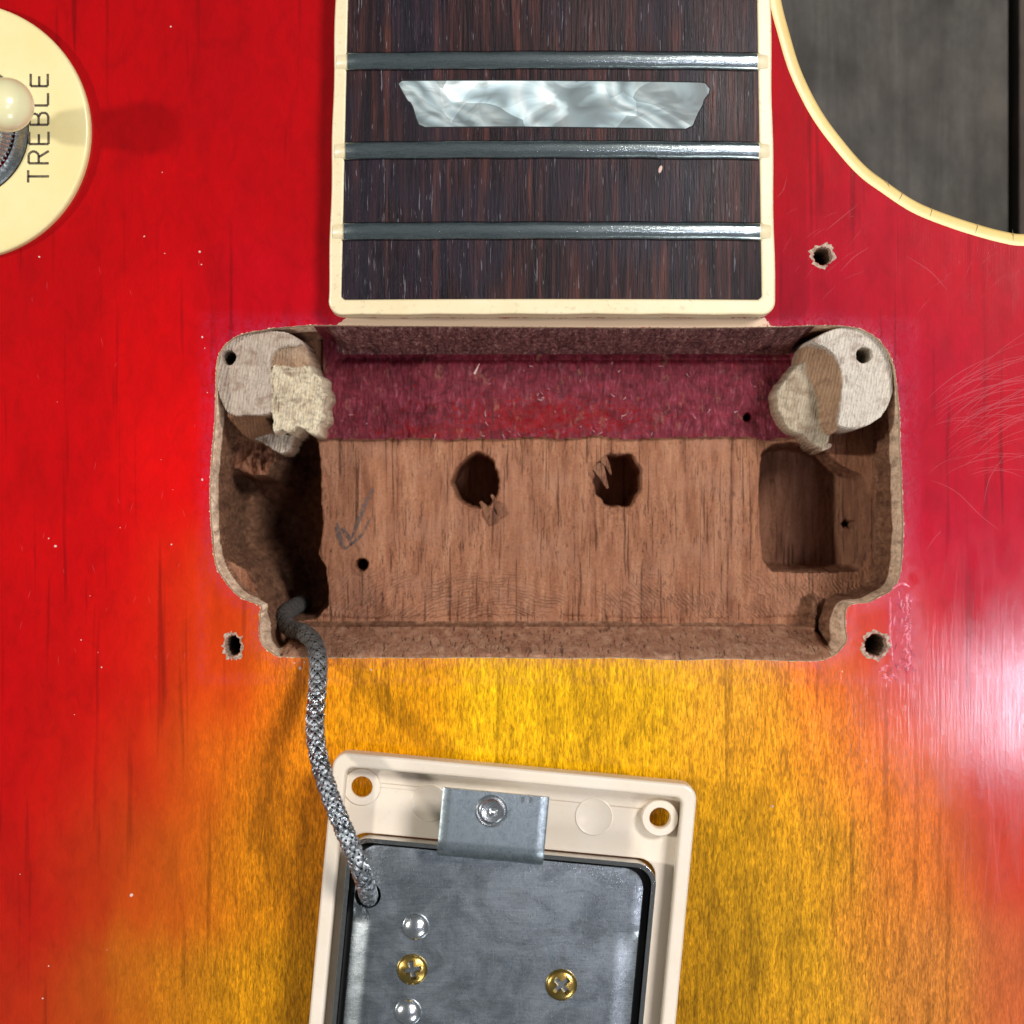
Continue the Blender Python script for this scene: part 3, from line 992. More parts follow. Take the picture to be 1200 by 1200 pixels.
# fibrous lump below the left post
lp = W(300, 540, -17)
lump = np.exp(-(((HX - lp[0]) / 3.4) ** 2 + ((HY - lp[1]) / 2.4) ** 2))
# pockets
pock = sdf(HX, HY, poly_w([(322, 520), (340, 508), (358, 502), (371, 510), (376, 540), (378, 580), (379, 620), (375, 650), (382, 665),
                            (387, 690), (384, 712), (370, 726), (352, 729), (326, 727), (316, 712), (306, 685), (296, 668), (280, 657),
                            (266, 652), (262, 630), (264, 590), (266, 555), (276, 548), (296, 556), (312, 556), (322, 540)], -17))
pj = pock + 0.5 * fbm(HX * 0.8, HY * 0.8, 17, 4)
dep = 15.0 * smooth(pj / 1.3) + 9.0 * smooth(pj / 6)
Z = Z - np.where(R_ > 0.1, dep, 0)
Z = np.where(R_ > 0.5, Z + lump * (1.0 + 4 * fbm(HX * 2.2, HY * 1.0, 23, 5)), Z)
rp = sdf(HX, HY, poly_w([(889, 545), (893, 528), (905, 520), (930, 517), (960, 523), (988, 545), (1012, 556), (1028, 590), (1026, 640),
                         (1008, 671), (960, 672), (905, 671), (893, 655), (889, 600)], -17))
rj = rp + 0.35 * fbm(HX * 0.9, HY * 0.9, 19, 4)
xr0, xr1 = W(974, 0, -25)[0], W(1024, 0, -18)[0]
ramp_ = np.clip((xr1 - HX) / (xr1 - xr0), 0.0, 1.0)
rdep = (1.0 + 9.5 * smooth(ramp_ * 1.05)) * smooth(rj / 1.0)
Z = Z - np.where(R_ > 0.1, rdep, 0)
# drilled holes in the floor: px, py, r px, depth, ragged
for i, (a, c, r, dp, rag) in enumerate([(559, 563, 30, 14, 1.3), (725, 562, 30, 14, 1.3), (424, 662, 8, 8, 0.3), (876, 489, 5.5, 6, 0.3), (997, 614, 6, 5, 0.8)]):
    zc = ZF if c > 510 else -15.9
    if i == 4:
        zc = -22
    q = W(a, c, zc)
    ang = np.arctan2(HY - q[1], HX - q[0])
    dd = np.hypot((HX - q[0]) * (1.06 if i < 2 else 1), (HY - q[1]) * (0.93 if i < 2 else 1))
    rw = r * K * (1 - zc / D) + rag * 0.9 * fbm(np.cos(ang) * 2.2 + 10 * i, np.sin(ang) * 2.2 + 5, 50 + i, 4)
    Z = Z - dp * smooth((rw - dd) / 0.45)
    Z = Z + (0.28 if i > 1 else 0.2) * np.exp(-((dd - rw - 0.25) / 0.3) ** 2) * (0.6 + fbm(HX * 2, HY * 2, 61))
# rough tool-cut surface
rough = (R_ > 0.25)
Z = Z + rough * (0.16 * fbm(HX * 2.2, HY * 0.9, 71, 4) + 0.35 * fbm(HX * 0.25, HY * 0.25, 72, 3))
# torn band at the foot of the bridge-side wall and on the crease under the neck
crease = np.exp(-((HY - W(0, 724, ZF)[1] - 0.9 * fbm(HX * 0.22, HX * 0 + 2, 80, 4)) / 0.22) ** 2) * midb
Z = Z - rough * crease * np.clip(0.25 + 1.6 * fbm(HX * 0.5, HY * 2, 81, 4), 0, 1)
wallb = smooth((W(0, 730, ZF)[1] - HY) / 0.8) * midb
Z = Z + rough * wallb * 1.5 * fbm(HX * 0.30, HY * 1.1, 83, 5)
crease2 = np.exp(-((HY - W(0, 420, -15.5)[1]) / 0.4) ** 2) * midx
Z = Z - rough * crease2 * 0.9
wallt = smooth((HY - W(0, 417, -15.5)[1]) / 0.6) * midx
Z = Z + rough * wallt * 0.8 * fbm(HX * 0.9, HY * 1.2, 85, 5)

ny, nx = HX.shape
idx = np.arange(nx * ny).reshape(ny, nx)
quads = np.stack([idx[:-1, :-1], idx[:-1, 1:], idx[1:, 1:], idx[1:, :-1]], -1).reshape(-1, 4)
allv = np.column_stack([HX.ravel(), HY.ravel(), Z.ravel()])


def fmean(A):
    return A.ravel()[quads].mean(1)


fR, fZ, fP, fRP, fY, fX = fmean(R_), fmean(Z), fmean(pj), fmean(rj), fmean(HY), fmean(HX)
inside = fR > -0.45
f_top = wallt.ravel()[quads].mean(1) > 0.4
f_ten = fmean(is_ten.astype(float)) > 0.5
f_bw = wallb.ravel()[quads].mean(1) > 0.5
maple_b = -8.8 + 0.8 * fmean(fbm(HX * 0.4, HY * 0.4, 91, 3))
fW = fmean(wall_w)
f_maple = (fR < fW + 0.12) & ~f_top & ~f_bw & ~f_ten & (fP < 0.05)
sel = {}
sel['stained_wall'] = f_top & inside
sel['neck_tenon'] = f_ten & ~f_top & inside
sel['cavity_wall'] = f_maple & inside & (fX < 5)
sel['cavity_wall_'] = f_maple & inside & (fX >= 5)
sel['ledge_wall'] = f_bw & inside & ~f_ten
rest = inside & ~f_bw & ~f_top & ~f_ten & ~f_maple
sel['wiring_channel'] = rest & (fP > 0.05)
sel['side_pocket'] = rest & (fRP > 0.05) & ~sel['wiring_channel']
sel['cavity_floor'] = rest & ~sel['wiring_channel'] & ~sel['side_pocket']
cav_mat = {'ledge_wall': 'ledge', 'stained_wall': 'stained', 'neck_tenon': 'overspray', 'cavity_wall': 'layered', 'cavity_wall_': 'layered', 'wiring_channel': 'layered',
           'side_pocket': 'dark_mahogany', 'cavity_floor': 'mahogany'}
for nm, mask in sel.items():
    q = quads[mask]
    u, inv = np.unique(q.ravel(), return_inverse=True)
    me = mesh_np(nm.rstrip('_'), allv[u], inv.reshape(-1, 4))
    if nm == 'neck_tenon':
        vx = allv[u, 0]; vy = allv[u, 1]
        c0 = W(640, 490, -16)
        rd_ = np.exp(-(((vx - c0[0]) / 15) ** 2 + ((vy - c0[1]) / 3.0) ** 2))
        c1 = W(512, 505, -16)
        rd_ = np.maximum(rd_, 0.9 * np.exp(-(((vx - c1[0]) / 8) ** 2 + ((vy - c1[1]) / 1.2) ** 2)))
        vcol(me, 'redness', rd_)
    if nm == 'cavity_floor':
        vy = allv[u, 1]
        ya = W(0, 655, ZF)[1]
        vcol(me, 'chatter', smooth((ya - vy) / 4) * (vy > W(0, 724, ZF)[1]))
    o = link(nm.rstrip('_'), me, cav_mat[nm], guitar, True)
    if nm == 'cavity_floor':
        floor_o = o
    if nm == 'neck_tenon':
        tenon_o = o

# ---- splinters round the drilled holes, chips lying about
def splinter(b, pts, w, zb):
    """a small torn sliver of wood, pts px at height zb..z"""
    vs = []
    m = len(pts)
    P3 = [Vector(W(p[0], p[1], p[2]) + (p[2],)) for p in pts]
    rads = [w * (1 - 0.8 * i / (m - 1)) for i in range(m)]
    b.tube(P3, rads, 5, flat=0.45)


b = B()
rs = random.Random(5)
for (p0, p1, p2, w) in (((580, 612, ZF), (572, 600, ZF + 0.6), (563, 588, ZF - 0.8), 1.0), ((590, 605, ZF), (584, 592, ZF + 0.5), (576, 580, ZF - 1), 0.8),
                        ((700, 545, ZF), (706, 557, ZF + 0.8), (712, 572, ZF - 0.5), 0.9), ((706, 536, ZF), (712, 545, ZF + 0.7), (716, 556, ZF - 0.3), 0.6)):
    splinter(b, [p0, p1, p2], w, ZF)
b.obj('splinters', 'dark_mahogany', floor_o, weld=False, kind='stuff')

b = B()
for k in range(40):
    a = rs.uniform(395, 930); c = rs.uniform(424, 510)
    if rs.random() < 0.4:
        a = rs.uniform(560, 720); c = rs.uniform(455, 512)
    an = rs.uniform(0, 6.28); L = rs.uniform(2, 8)
    z = -15.6
    splinter(b, [(a, c, z), (a + L * 0.5 * math.cos(an) + rs.uniform(-1, 1), c + L * 0.5 * math.sin(an), z + rs.uniform(0, 0.25)), (a + L * math.cos(an), c + L * math.sin(an), z + rs.uniform(0, 0.2))], rs.uniform(0.05, 0.13), z)
b.obj('lint', 'lint', tenon_o, weld=False, kind='stuff')
b = B()
splinter(b, [(556, 438, -15.2), (559, 432, -14.8), (562, 426, -14.4)], 0.16, 0)
b.obj('shaving', 'dust', tenon_o, weld=False)

# ---- pencil mark on the floor
b = B()
for pts, w in (([(437, 572), (428, 590), (420, 610), (412, 632)], 0.65), ([(395, 612), (398, 628), (404, 644)], 0.75), ([(404, 644), (414, 636), (426, 624), (434, 606)], 0.4), ([(400, 618), (408, 628), (412, 640)], 0.5)):
    b.strip(P(catmull(pts, 5), ZF), w, lambda x, y: ZF + 0.16, taper=True)
b.obj('pencil_mark', 'graphite', floor_o, weld=False)


# ---- corner posts
def post(name, zones, holes, label):
    """zones: (polygon px, z for px, top function or number, noise amp, colour, steep)"""
    polys = [catmull(P(z[0], z[1]), 4, True) for z in zones]
    allp = np.array([q for pl in polys for q in pl])
    r = 0.13
    GX, GY = np.meshgrid(np.arange(allp[:, 0].min() - 1.6, allp[:, 0].max() + 1.6, r), np.arange(allp[:, 1].min() - 1.6, allp[:, 1].max() + 1.6, r))
    best = np.full(GX.shape, -99.0)
    tint = np.zeros(GX.shape + (3,))
    for pl, z in zip(polys, zones):
        s = sdf(GX, GY, pl) + min(z[3], 1.2) * 0.5 * fbm(GX * 1.1, GY * 1.1, 7, 2)
        tp = z[2](GX, GY) if callable(z[2]) else z[2]
        tp = tp + z[3] * (0.5 * np.round(5 * fbm(GX * 0.45, GY * 0.8, 12, 4)) / 5 + 0.45 * fbm(GX * 2.6, GY * 0.9, 15, 4))
        zz = tp + np.minimum(0, s) * z[5] * 4
        m = zz > best
        best = np.where(m, zz, best)
        tint[m] = lin(*z[4])
    side = best < -12.5
    tint[side] = lin(176, 146, 120)
    for (a, c, rp_) in holes:
        q = W(a, c, -1)
        dd = np.hypot(GX - q[0], GY - q[1]) + 0.25 * fbm(GX * 2, GY * 2, 33)
        best = best - 9 * smooth((rp_ * K - dd) / 0.3)
    best = np.minimum(best, ztop(GX, GY) - 0.35)
    n_y, n_x = GX.shape
    ii = np.arange(n_x * n_y).reshape(n_y, n_x)
    qd = np.stack([ii[:-1, :-1], ii[:-1, 1:], ii[1:, 1:], ii[1:, :-1]], -1).reshape(-1, 4)
    keep = best.ravel()[qd].max(1) > -17.6
    # keep within the wall of the cavity
    rr = sdf(GX, GY, rim).ravel()[qd].mean(1)
    keep &= rr > -0.5
    qd = qd[keep]
    u, inv = np.unique(qd.ravel(), return_inverse=True)
    me = mesh_np(name, np.column_stack([GX.ravel(), GY.ravel(), best.ravel()])[u], inv.reshape(-1, 4))
    vcol(me, 'tint', tint.reshape(-1, 3)[u])
    return link(name, me, 'post', guitar, True, label=label)


def plane_z(p0, z0_, p1, z1_, zpx=-3):
    a = np.array(W(*p0, zpx)); c = np.array(W(*p1, zpx)); d = c - a; L = d @ d

    def f(x, y):
        tt = np.clip(((x - a[0]) * d[0] + (y - a[1]) * d[1]) / L, 0, 1)
        return z0_ + (z1_ - z0_) * tt
    return f


G1 = (196, 178, 160)
post('corner_post', [
    ([(250, 440), (250, 415), (262, 400), (282, 388), (310, 386), (335, 389), (352, 399), (350, 404), (332, 406), (318, 418), (316, 440), (318, 470), (314, 484),
      (290, 486), (272, 486), (262, 478), (255, 460)], -1, plane_z((260, 400), -0.9, (316, 480), -2.0), 0.5, G1, 12),
    ([(316, 420), (330, 405), (350, 400), (358, 412), (362, 430), (340, 438), (316, 438)], -3, plane_z((340, 404), -2.2, (345, 436), -5.2), 0.4, (196, 166, 138), 10),
    ([(272, 484), (306, 482), (314, 500), (318, 512), (290, 514), (278, 502)], -6, plane_z((290, 484), -2.2, (298, 514), -12.0), 0.5, (150, 110, 82), 10),
    ([(319, 434), (330, 429), (350, 431), (362, 427), (366, 436), (375, 443), (376, 452), (380, 462), (376, 474), (378, 488), (371, 498), (369, 508), (360, 506), (350, 500), (340, 507), (330, 503), (320, 503)], -3,
     plane_z((322, 440), -2.0, (384, 490), -4.2), 2.6, (228, 212, 182), 9),
    ([(296, 511), (318, 508), (340, 510), (342, 518), (336, 528), (326, 530), (314, 522)], -10, -10.5, 1.6, (216, 202, 184), 7),
], [(268, 419, 8.5)], 'broken pale maple corner post with a cream torn face')
post('corner_post', [
    ([(960, 394), (975, 386), (1000, 384), (1024, 392), (1040, 410), (1047, 436), (1046, 463), (1036, 485), (1020, 497), (1002, 502), (988, 500), (983, 494),
      (986, 470), (987, 440), (980, 420), (968, 408), (953, 400)], -1, plane_z((970, 388), -0.8, (1010, 500), -1.6), 0.45, (222, 210, 194), 12),
    ([(950, 401), (966, 408), (979, 420), (986, 440), (985, 470), (982, 496), (976, 508), (966, 500), (962, 470), (950, 440), (942, 424)], -5,
     plane_z((984, 450), -1.6, (952, 455), -8.0), 0.3, (190, 154, 122), 8),
    ([(940, 424), (952, 436), (966, 462), (972, 490), (975, 506), (966, 524), (952, 518), (943, 511), (930, 506), (918, 492), (910, 472), (912, 456), (922, 444)], -8.5,
     plane_z((960, 440), -7.6, (930, 505), -9.4), 1.1, (196, 180, 154), 9),
    ([(958, 518), (966, 518), (974, 522), (970, 527), (962, 528)], -12, -11.0, 1.0, (206, 186, 164), 8),
], [(1013, 416, 9.5)], 'pale round maple corner post with a stepped tan ledge')

# ---- lifted lacquer where the ring's corner pressed
b = B()
segs = [([(1043, 700), (1043.5, 725), (1044, 750), (1046, 776)], 0.17), ([(1046, 690), (1056, 684), (1066, 688)], 0.22)]
for k in range(46):
    a = rs.gauss(1064, 3.0) if k < 34 else rs.uniform(1046, 1066)
    c = rs.uniform(692, 782)
    L = rs.uniform(4, 13)
    segs.append(([(a, c), (a + rs.uniform(-2, 2), c + L / 2), (a + rs.uniform(-3, 3), c + L)], rs.uniform(0.07, 0.2)))
for k in range(14):
    a, c = rs.uniform(1032, 1056), rs.uniform(774, 796)
    segs.append(([(a, c), (a + rs.uniform(-3, 3), c + rs.uniform(-3, 3)), (a + rs.uniform(-7, 7), c + rs.uniform(-6, 6))], rs.uniform(0.06, 0.18)))
for pts, r in segs:
    pts = catmull(pts, 5)
    pp = []; rr_ = []
    for i, (a, c) in enumerate(pts):
        x, y = W(a + rs.uniform(-0.6, 0.6), c)
        pp.append((x, y, float(ztop(x, y)) - 0.01)); rr_.append(r * rs.uniform(0.6, 1.2) * (0.3 + 0.7 * math.sin(math.pi * (0.1 + 0.8 * i / (len(pts) - 1)))))
    b.tube(pp, rr_, 8, flat=0.35)
b.obj('lifted_lacquer', 'ridge', top, weld=False, smooth_=True, kind='stuff')
b = B()
for k in range(22):
    a, c = rs.uniform(1046, 1068), rs.uniform(690, 790)
    if k > 17:
        a, c = rs.uniform(1030, 1052), rs.uniform(770, 790)
    L = rs.uniform(4, 12); an = rs.uniform(0, 6.28)
    pts = [(a, c), (a + L * 0.4 * math.cos(an) + rs.uniform(-2, 2), c + L * 0.4 * math.sin(an) + rs.uniform(-2, 2)), (a + L * math.cos(an), c + L * math.sin(an))]
    b.strip(P(pts), rs.uniform(0.05, 0.11), lambda x, y: float(ztop(x, y)) + 0.1)
b.obj('lacquer_cracks', 'ridge_crack', top, weld=False, kind='stuff')

# ---- scratches in the lacquer
b = B()
zs = lambda x, y: float(ztop(x, y)) + 0.012
for k in range(60):        # swirl on the treble side
    a0, c0 = rs.uniform(1085, 1150), rs.uniform(455, 560)
    L = rs.uniform(40, 150); an = rs.uniform(0.35, 0.95); cv = rs.uniform(-0.55, -0.15)
    pts = []
    for i in range(10):
        s = i / 9
        pts.append((a0 + L * s * math.cos(an + cv * s), c0 - L * s * math.sin(an + cv * s)))
    b.strip(P(pts), rs.uniform(0.05, 0.13), zs)
for k in range(70):        # long rubs along the grain
    a0 = 1200 - abs(rs.gauss(0, 50)); c0 = rs.uniform(640, 1000)
    L = rs.uniform(30, 170); an = rs.uniform(-0.12, 0.2)
    pts = [(a0 + L * s * math.sin(an) * -1 + rs.uniform(-0.5, 0.5), c0 + L * s) for s in (0, 0.25, 0.5, 0.75, 1)]
    b.strip(P(pts), rs.uniform(0.05, 0.14), zs)
for pts in ([(1092, 563), (1120, 576), (1150, 605), (1172, 622)], [(1086, 645), (1094, 632), (1103, 622)], [(1180, 696), (1192, 688)], [(1153, 590), (1160, 560), (1180, 530)],
            [(968, 270), (985, 256), (1005, 240)], [(985, 318), (1000, 302), (1018, 290)], [(910, 232), (918, 222), (922, 208)], [(1062, 300), (1090, 318), (1110, 340)]):
    b.strip(P(catmull(pts, 5)), 0.12, zs)
for k in range(40):
    a0, c0 = rs.uniform(915, 1190), rs.uniform(230, 380); an = rs.uniform(0.3, 1.2); L = rs.uniform(6, 30)
    if sdf(np.array([W(a0, c0)[0]]), np.array([W(a0, c0)[1]]), inner)[0] < 3:
        continue
    b.strip(P([(a0, c0), (a0 + L * 0.5 * math.cos(an), c0 - L * 0.5 * math.sin(an) - 1), (a0 + L * math.cos(an), c0 - L * math.sin(an))]), 0.06, zs)
for k in range(30):
    a0, c0 = rs.uniform(20, 240), rs.uniform(300, 780); an = rs.uniform(1.2, 1.9); L = rs.uniform(4, 12)
    b.strip(P([(a0, c0), (a0 + L * 0.5 * math.cos(an), c0 - L * 0.5 * math.sin(an)), (a0 + L * math.cos(an), c0 - L * math.sin(an))]), 0.07, zs)
b.obj('scratches', 'scratch', top, weld=False, kind='stuff')

# ---- dust specks
b = B()
spk = [(200, 31, 2.2), (190, 202, 1.6), (234, 295, 3.0), (236, 310, 1.6), (193, 297, 1.6), (169, 277, 1.6), (46, 301, 2.0), (65, 640, 3.0), (57, 631, 1.6), (154, 1049, 4.0),
       (95, 750, 1.8), (119, 782, 1.8), (50, 1170, 2.0), (57, 1132, 2.0), (240, 408, 1.5), (237, 395, 2.4), (243, 460, 1.6), (237, 562, 2.5), (905, 945, 3.0), (987, 787, 2.5),
       (352, 783, 4.0), (345, 777, 2.2), (357, 776, 2.0), (435, 785, 2.0), (201, 638, 2.0)]
for k in range(9):
    spk.append((rs.uniform(5, 245), rs.uniform(310, 1150), rs.uniform(0.6, 1.3)))
for a, c, r in spk:
    x, y = W(a, c); r *= K * 0.52
    b.lathe([(r, 0.0), (r * 0.8, r * 0.35), (0.001, r * 0.5)], 0, 0, 6, 0, Matrix.Translation((x, y, float(ztop(x, y)) + 0.005)) @ Matrix.Rotation(rs.random() * 6, 4, 'Z') @ Matrix.Diagonal((rs.uniform(0.6, 1.5), 1, 1, 1)))
b.obj('dust_specks', 'dust', top, weld=False, kind='stuff')

# ================================================================== FINGERBOARD
ZFB = 5.2
FXC = W(648, 0, ZFB)[0]


def zfb(x, y):
    return ZFB - (x - FXC) ** 2 / (2 * 305.0)


YT = -420          # where the modelled part of the board ends (px), far outside the frame
sl = lambda y, a0, a1: a0 + (a1 - a0) * (y / 352.0)


def edge(y, side, off=0.0):
    return (sl(y, 407.5, 399.5) - off) if side == 'L' else (sl(y, 888, 893.5) + off)


yb = 350
wood = [(edge(YT, 'L'), YT)] + [(edge(y, 'L'), y) for y in range(-300, 341, 80)] + [(edge(yb - 3, 'L'), yb - 3), (edge(yb, 'L') + 4, yb)] + \
       [(x, yb) for x in range(440, 880, 40)] + [(edge(yb, 'R') - 4, yb), (edge(yb - 3, 'R'), yb - 3)] + [(edge(y, 'R'), y) for y in range(340, -301, -80)] + [(edge(YT, 'R'), YT)]
wood_w = P(wood, ZFB)
gx, gy = np.meshgrid(np.arange(-24, 34, 3.0), np.arange(20, 120, 8.0))
okp = sdf(gx.ravel(), gy.ravel(), wood_w) > 0.5
xy, tri = cdt(wood_w, [], np.stack([gx.ravel()[okp], gy.ravel()[okp]], 1))
b = B()
b.add([(x, y, zfb(x, y)) for x, y in xy], tri)
n = len(wood_w)
b.add([(x, y, 0.3) for x, y in wood_w] + [(x, y, zfb(x, y)) for x, y in wood_w], [(k, (k + 1) % n, n + (k + 1) % n, n + k) for k in range(n)])
fboard = b.obj('fingerboard', 'rosewood', guitar)
shade_auto(fboard, 30)
# binding: U shape round the board, with fret nibs
BW = 17.5
outb = [(edge(YT, 'L', 15.5), YT)] + [(edge(y, 'L', 15.5 + 0.6 * math.sin(y * 0.05)), y) for y in range(-400, 341, 20)]
for k in range(7):
    a = math.radians(180 + 90 * k / 6)
    outb.append((edge(yb, 'L', 15.5) + 16 + 16 * math.cos(a), yb + 2 - 16 * math.sin(a)))
for x in range(420, 890, 30):
    outb.append((x, yb + 18 + 0.5 * math.sin(x * 0.07)))
for k in range(7):
    a = math.radians(270 + 90 * k / 6)
    outb.append((edge(yb, 'R', 16.5) - 16 + 16 * math.cos(a), yb + 2 - 16 * math.sin(a)))
outb += [(edge(y, 'R', 16.5 + 0.6 * math.sin(y * 0.045)), y) for y in range(340, -401, -20)] + [(edge(YT, 'R', 16.5), YT)]
outb_w = P(outb, ZFB)
inb_w = wood_w
# U polygon: outer path then back along the wood edge
U = outb_w + list(reversed(wood_w))
b = B()
xyu, triu = cdt(U, [])
b.add([(x, y, zfb(x, y) + 0.04) for x, y in xyu], triu)
m = len(outb_w)
lo = []
for x, y in outb_w:
    lo.append((x + (0.10 if x > FXC else -0.10), y, min(float(ztop(x, y)), 0) - 0.3))
up1 = [(x, y, zfb(x, y) + 0.04 - 0.0) for x, y in outb_w]
b.add(lo + up1, [(k, k + 1, m + k + 1, m + k) for k in range(m - 1)])
m2 = len(wood_w)
b.add([(x, y, zfb(x, y) - 0.3) for x, y in wood_w] + [(x, y, zfb(x, y) + 0.04) for x, y in wood_w], [(k, k + 1, m2 + k + 1, m2 + k) for k in range(m2 - 1)])
b_obj = b.obj('fingerboard_binding', 'binding', fboard, bevel=0.28, seg=3)
for p_ in b_obj.data.polygons:
    p_.use_smooth = False
fret_px = [69.5, 174.5, 269.5, -42, -160]
fret_end = []
first = None
for yc in fret_px:
    xl, yl = W(edge(yc, 'L', -0.5), yc, ZFB + 0.4); xr, yr = W(edge(yc, 'R', -0.5), yc, ZFB + 0.4)
    tilt = 0.25 * (1 if yc > 0 else 0)
    hw = 1.18
    prof = [(-1.2, -0.05), (-1.15, 0.34), (-1.0, 0.58), (-0.74, 0.70), (-0.34, 0.83), (-0.2, 0.86), (0.45, 0.88), (0.7, 0.80), (0.95, 0.60), (1.12, 0.30), (1.18, -0.05)]
    ns = 60
    vs = []; fs = []
    for i in range(ns + 1):
        s = i / ns
        x = xl + (xr - xl) * s
        y = yl + (yr - yl) * s
        endk = min(1.0, min(s, 1 - s) * ns / 1.5)
        wv = 0.03 * math.sin(s * 31 + yc)
        for (py, pz) in prof:
            vs.append((x, y + py + wv, zfb(x, y) + max(-0.05, pz * (0.82 + 0.18 * endk)) + 0.004 * math.sin(s * 70 + py)))
    k = len(prof)
    for i in range(ns):
        for j in range(k - 1):
            fs.append((i * k + j, (i + 1) * k + j, (i + 1) * k + j + 1, i * k + j + 1))
    fs.append(tuple(range(k))); fs.append(tuple(ns * k + j for j in range(k))[::-1])
    bb = B(); bb.add(vs, fs)
    o = bb.obj('fret', 'fret', fboard, smooth_=True)
    shade_auto(o, 50)
    fret_end += [(edge(yc, 'L', 3.0), yc, -1), (edge(yc, 'R', 3.0), yc, 1)]
for a, c, s in fret_end:
    b = B()
    x, y = W(a, c, ZFB + 0.5)
    zc = zfb(x, y)
    vs = []
    L = 1.5
    # a rounded nib sloping outwards from the fret end
    for i, f in enumerate((0.0, 0.5, 1.0)):
        xx = x - s * 0.45 + s * L * f
        hh = (0.6, 0.42, 0.04)[i]
        for (py, pz) in ((-1.05, 0.02), (-0.8, 0.6), (-0.3, 0.98), (0.3, 0.98), (0.8, 0.6), (1.05, 0.02)):
            vs.append((xx, y + py * (1 - 0.25 * f), zc + pz * hh))
    fs = []
    for i in range(2):
        for j in range(5):
            fs.append((i * 6 + j, i * 6 + j + 1, (i + 1) * 6 + j + 1, (i + 1) * 6 + j))
    fs.append((0, 1, 2, 3, 4, 5)); fs.append((12, 13, 14, 15, 16, 17))
    b.add(vs, fs)
    nib = b.obj('binding_nib', 'binding', fboard, smooth_=True)
    shade_auto(nib, 50)
# inlay
inl = P([(467, 97), (471, 94), (822, 96), (827, 97), (832, 103), (831, 108), (825, 116), (824, 121), (818, 132), (812, 146), (804, 150), (700, 149), (600, 148), (498, 148), (491, 145), (488, 138), (484, 124), (481, 119), (478, 117), (471, 105)], ZFB)
inl = refine(inl, 1.3)
g_x, g_y = np.meshgrid(np.arange(-20, 32, 1.5), np.arange(40, 62, 1.5))
okp = sdf(g_x.ravel(), g_y.ravel(), inl) > 0.3
xy, tri = cdt(inl, [], np.stack([g_x.ravel()[okp], g_y.ravel()[okp]], 1))
b = B()
b.add([(x, y, zfb(x, y) + 0.05) for x, y in xy], tri)
n = len(inl)
b.add([(x, y, zfb(x, y) - 0.2) for x, y in inl] + [(x, y, zfb(x, y) + 0.05) for x, y in inl], [(k, (k + 1) % n, n + (k + 1) % n, n + k) for k in range(n)])
b.obj('position_inlay', 'pearl', fboard)
# dark filler line round the inlay
b = B()
ring_o = offset_poly(inl, -0.16)
b.add([(x, y, zfb(x, y) + 0.025) for x, y in inl] + [(x, y, zfb(x, y) + 0.025) for x, y in ring_o], [(k, (k + 1) % n, n + (k + 1) % n, n + k) for k in range(n)])
b.obj('inlay_filler', 'dark', fboard)
b = B()
x, y = W(774, 198, ZFB)
b.lathe([(0.30, 0.0), (0.24, 0.15), (0.001, 0.22)], 0, 0, 8, 0, Matrix.Translation((x, y, zfb(x, y))) @ Matrix.Rotation(-0.3, 4, 'Z') @ Matrix.Diagonal((0.8, 1.8, 1, 1)))
b.obj('dust_speck', 'dust', fboard, weld=False)
# neck under the board, running up out of the picture
b = B()
b.plate(P([(edge(YT, 'L', 8), YT), (edge(-100, 'L', 8), -100), (edge(-100, 'R', 8), -100), (edge(YT, 'R', 8), YT)], 0), (), -30, 0.25)
b.obj('neck', 'body_back', guitar, bevel=3.0, seg=3)

# ================================================================== TOGGLE SWITCH
sc = W(-46, 153, 1.5)
RP = 151 * K * (D - 1.5) / D
plate_prof = [(8.6, 0.02), (8.6, 1.4), (8.8, 1.5), (RP - 0.5, 1.5), (RP - 0.2, 1.42), (RP - 0.04, 1.22), (RP, 0.9), (RP, 0.02)]
b = B(); b.lathe(plate_prof, sc[0], sc[1], 96)
plate_o = b.obj('switch_plate', 'plate', guitar); shade_auto(plate_o, 60)
# engraved word, read from bottom to top: strokes on a 0..1 box (across, along)
LET = {'T': [[(0, 1), (1, 1)], [(0.5, 1), (0.5, 0)]],
       'R': [[(0, 0), (0, 1), (0.7, 1), (0.95, 0.86), (0.95, 0.66), (0.7, 0.5), (0, 0.5)], [(0.5, 0.5), (1, 0)]],
       'E': [[(1, 1), (0, 1), (0, 0), (1, 0)], [(0, 0.5), (0.8, 0.5)]],
       'B': [[(0, 0), (0, 1), (0.65, 1), (0.88, 0.88), (0.88, 0.64), (0.65, 0.52), (0, 0.52)], [(0.65, 0.52), (0.95, 0.4), (0.95, 0.12), (0.7, 0), (0, 0)]],
       'L': [[(0, 1), (0, 0), (1, 0)]]}
b = B()
for k, ch in enumerate('TREBLE'):
    ys = 214 - 22.6 * k           # start of the letter (bottom), px
    xb = 57.5 - 0.3 * k; wd = 14.5; ht = 24.5 - 0.9 * k
    for stroke in LET[ch]:
        pts = [(xb - ht * (1 - (1 - v)) , ys - wd * u) for u, v in stroke]
        pw = [W(p[0], p[1], 1.5) for p in pts]
        for q0, q1 in zip(pw[:-1], pw[1:]):
            b.strip([q0, q1], 0.31, lambda x, y: 1.52, taper=False)
b.obj('lettering', 'ink', plate_o, weld=False)
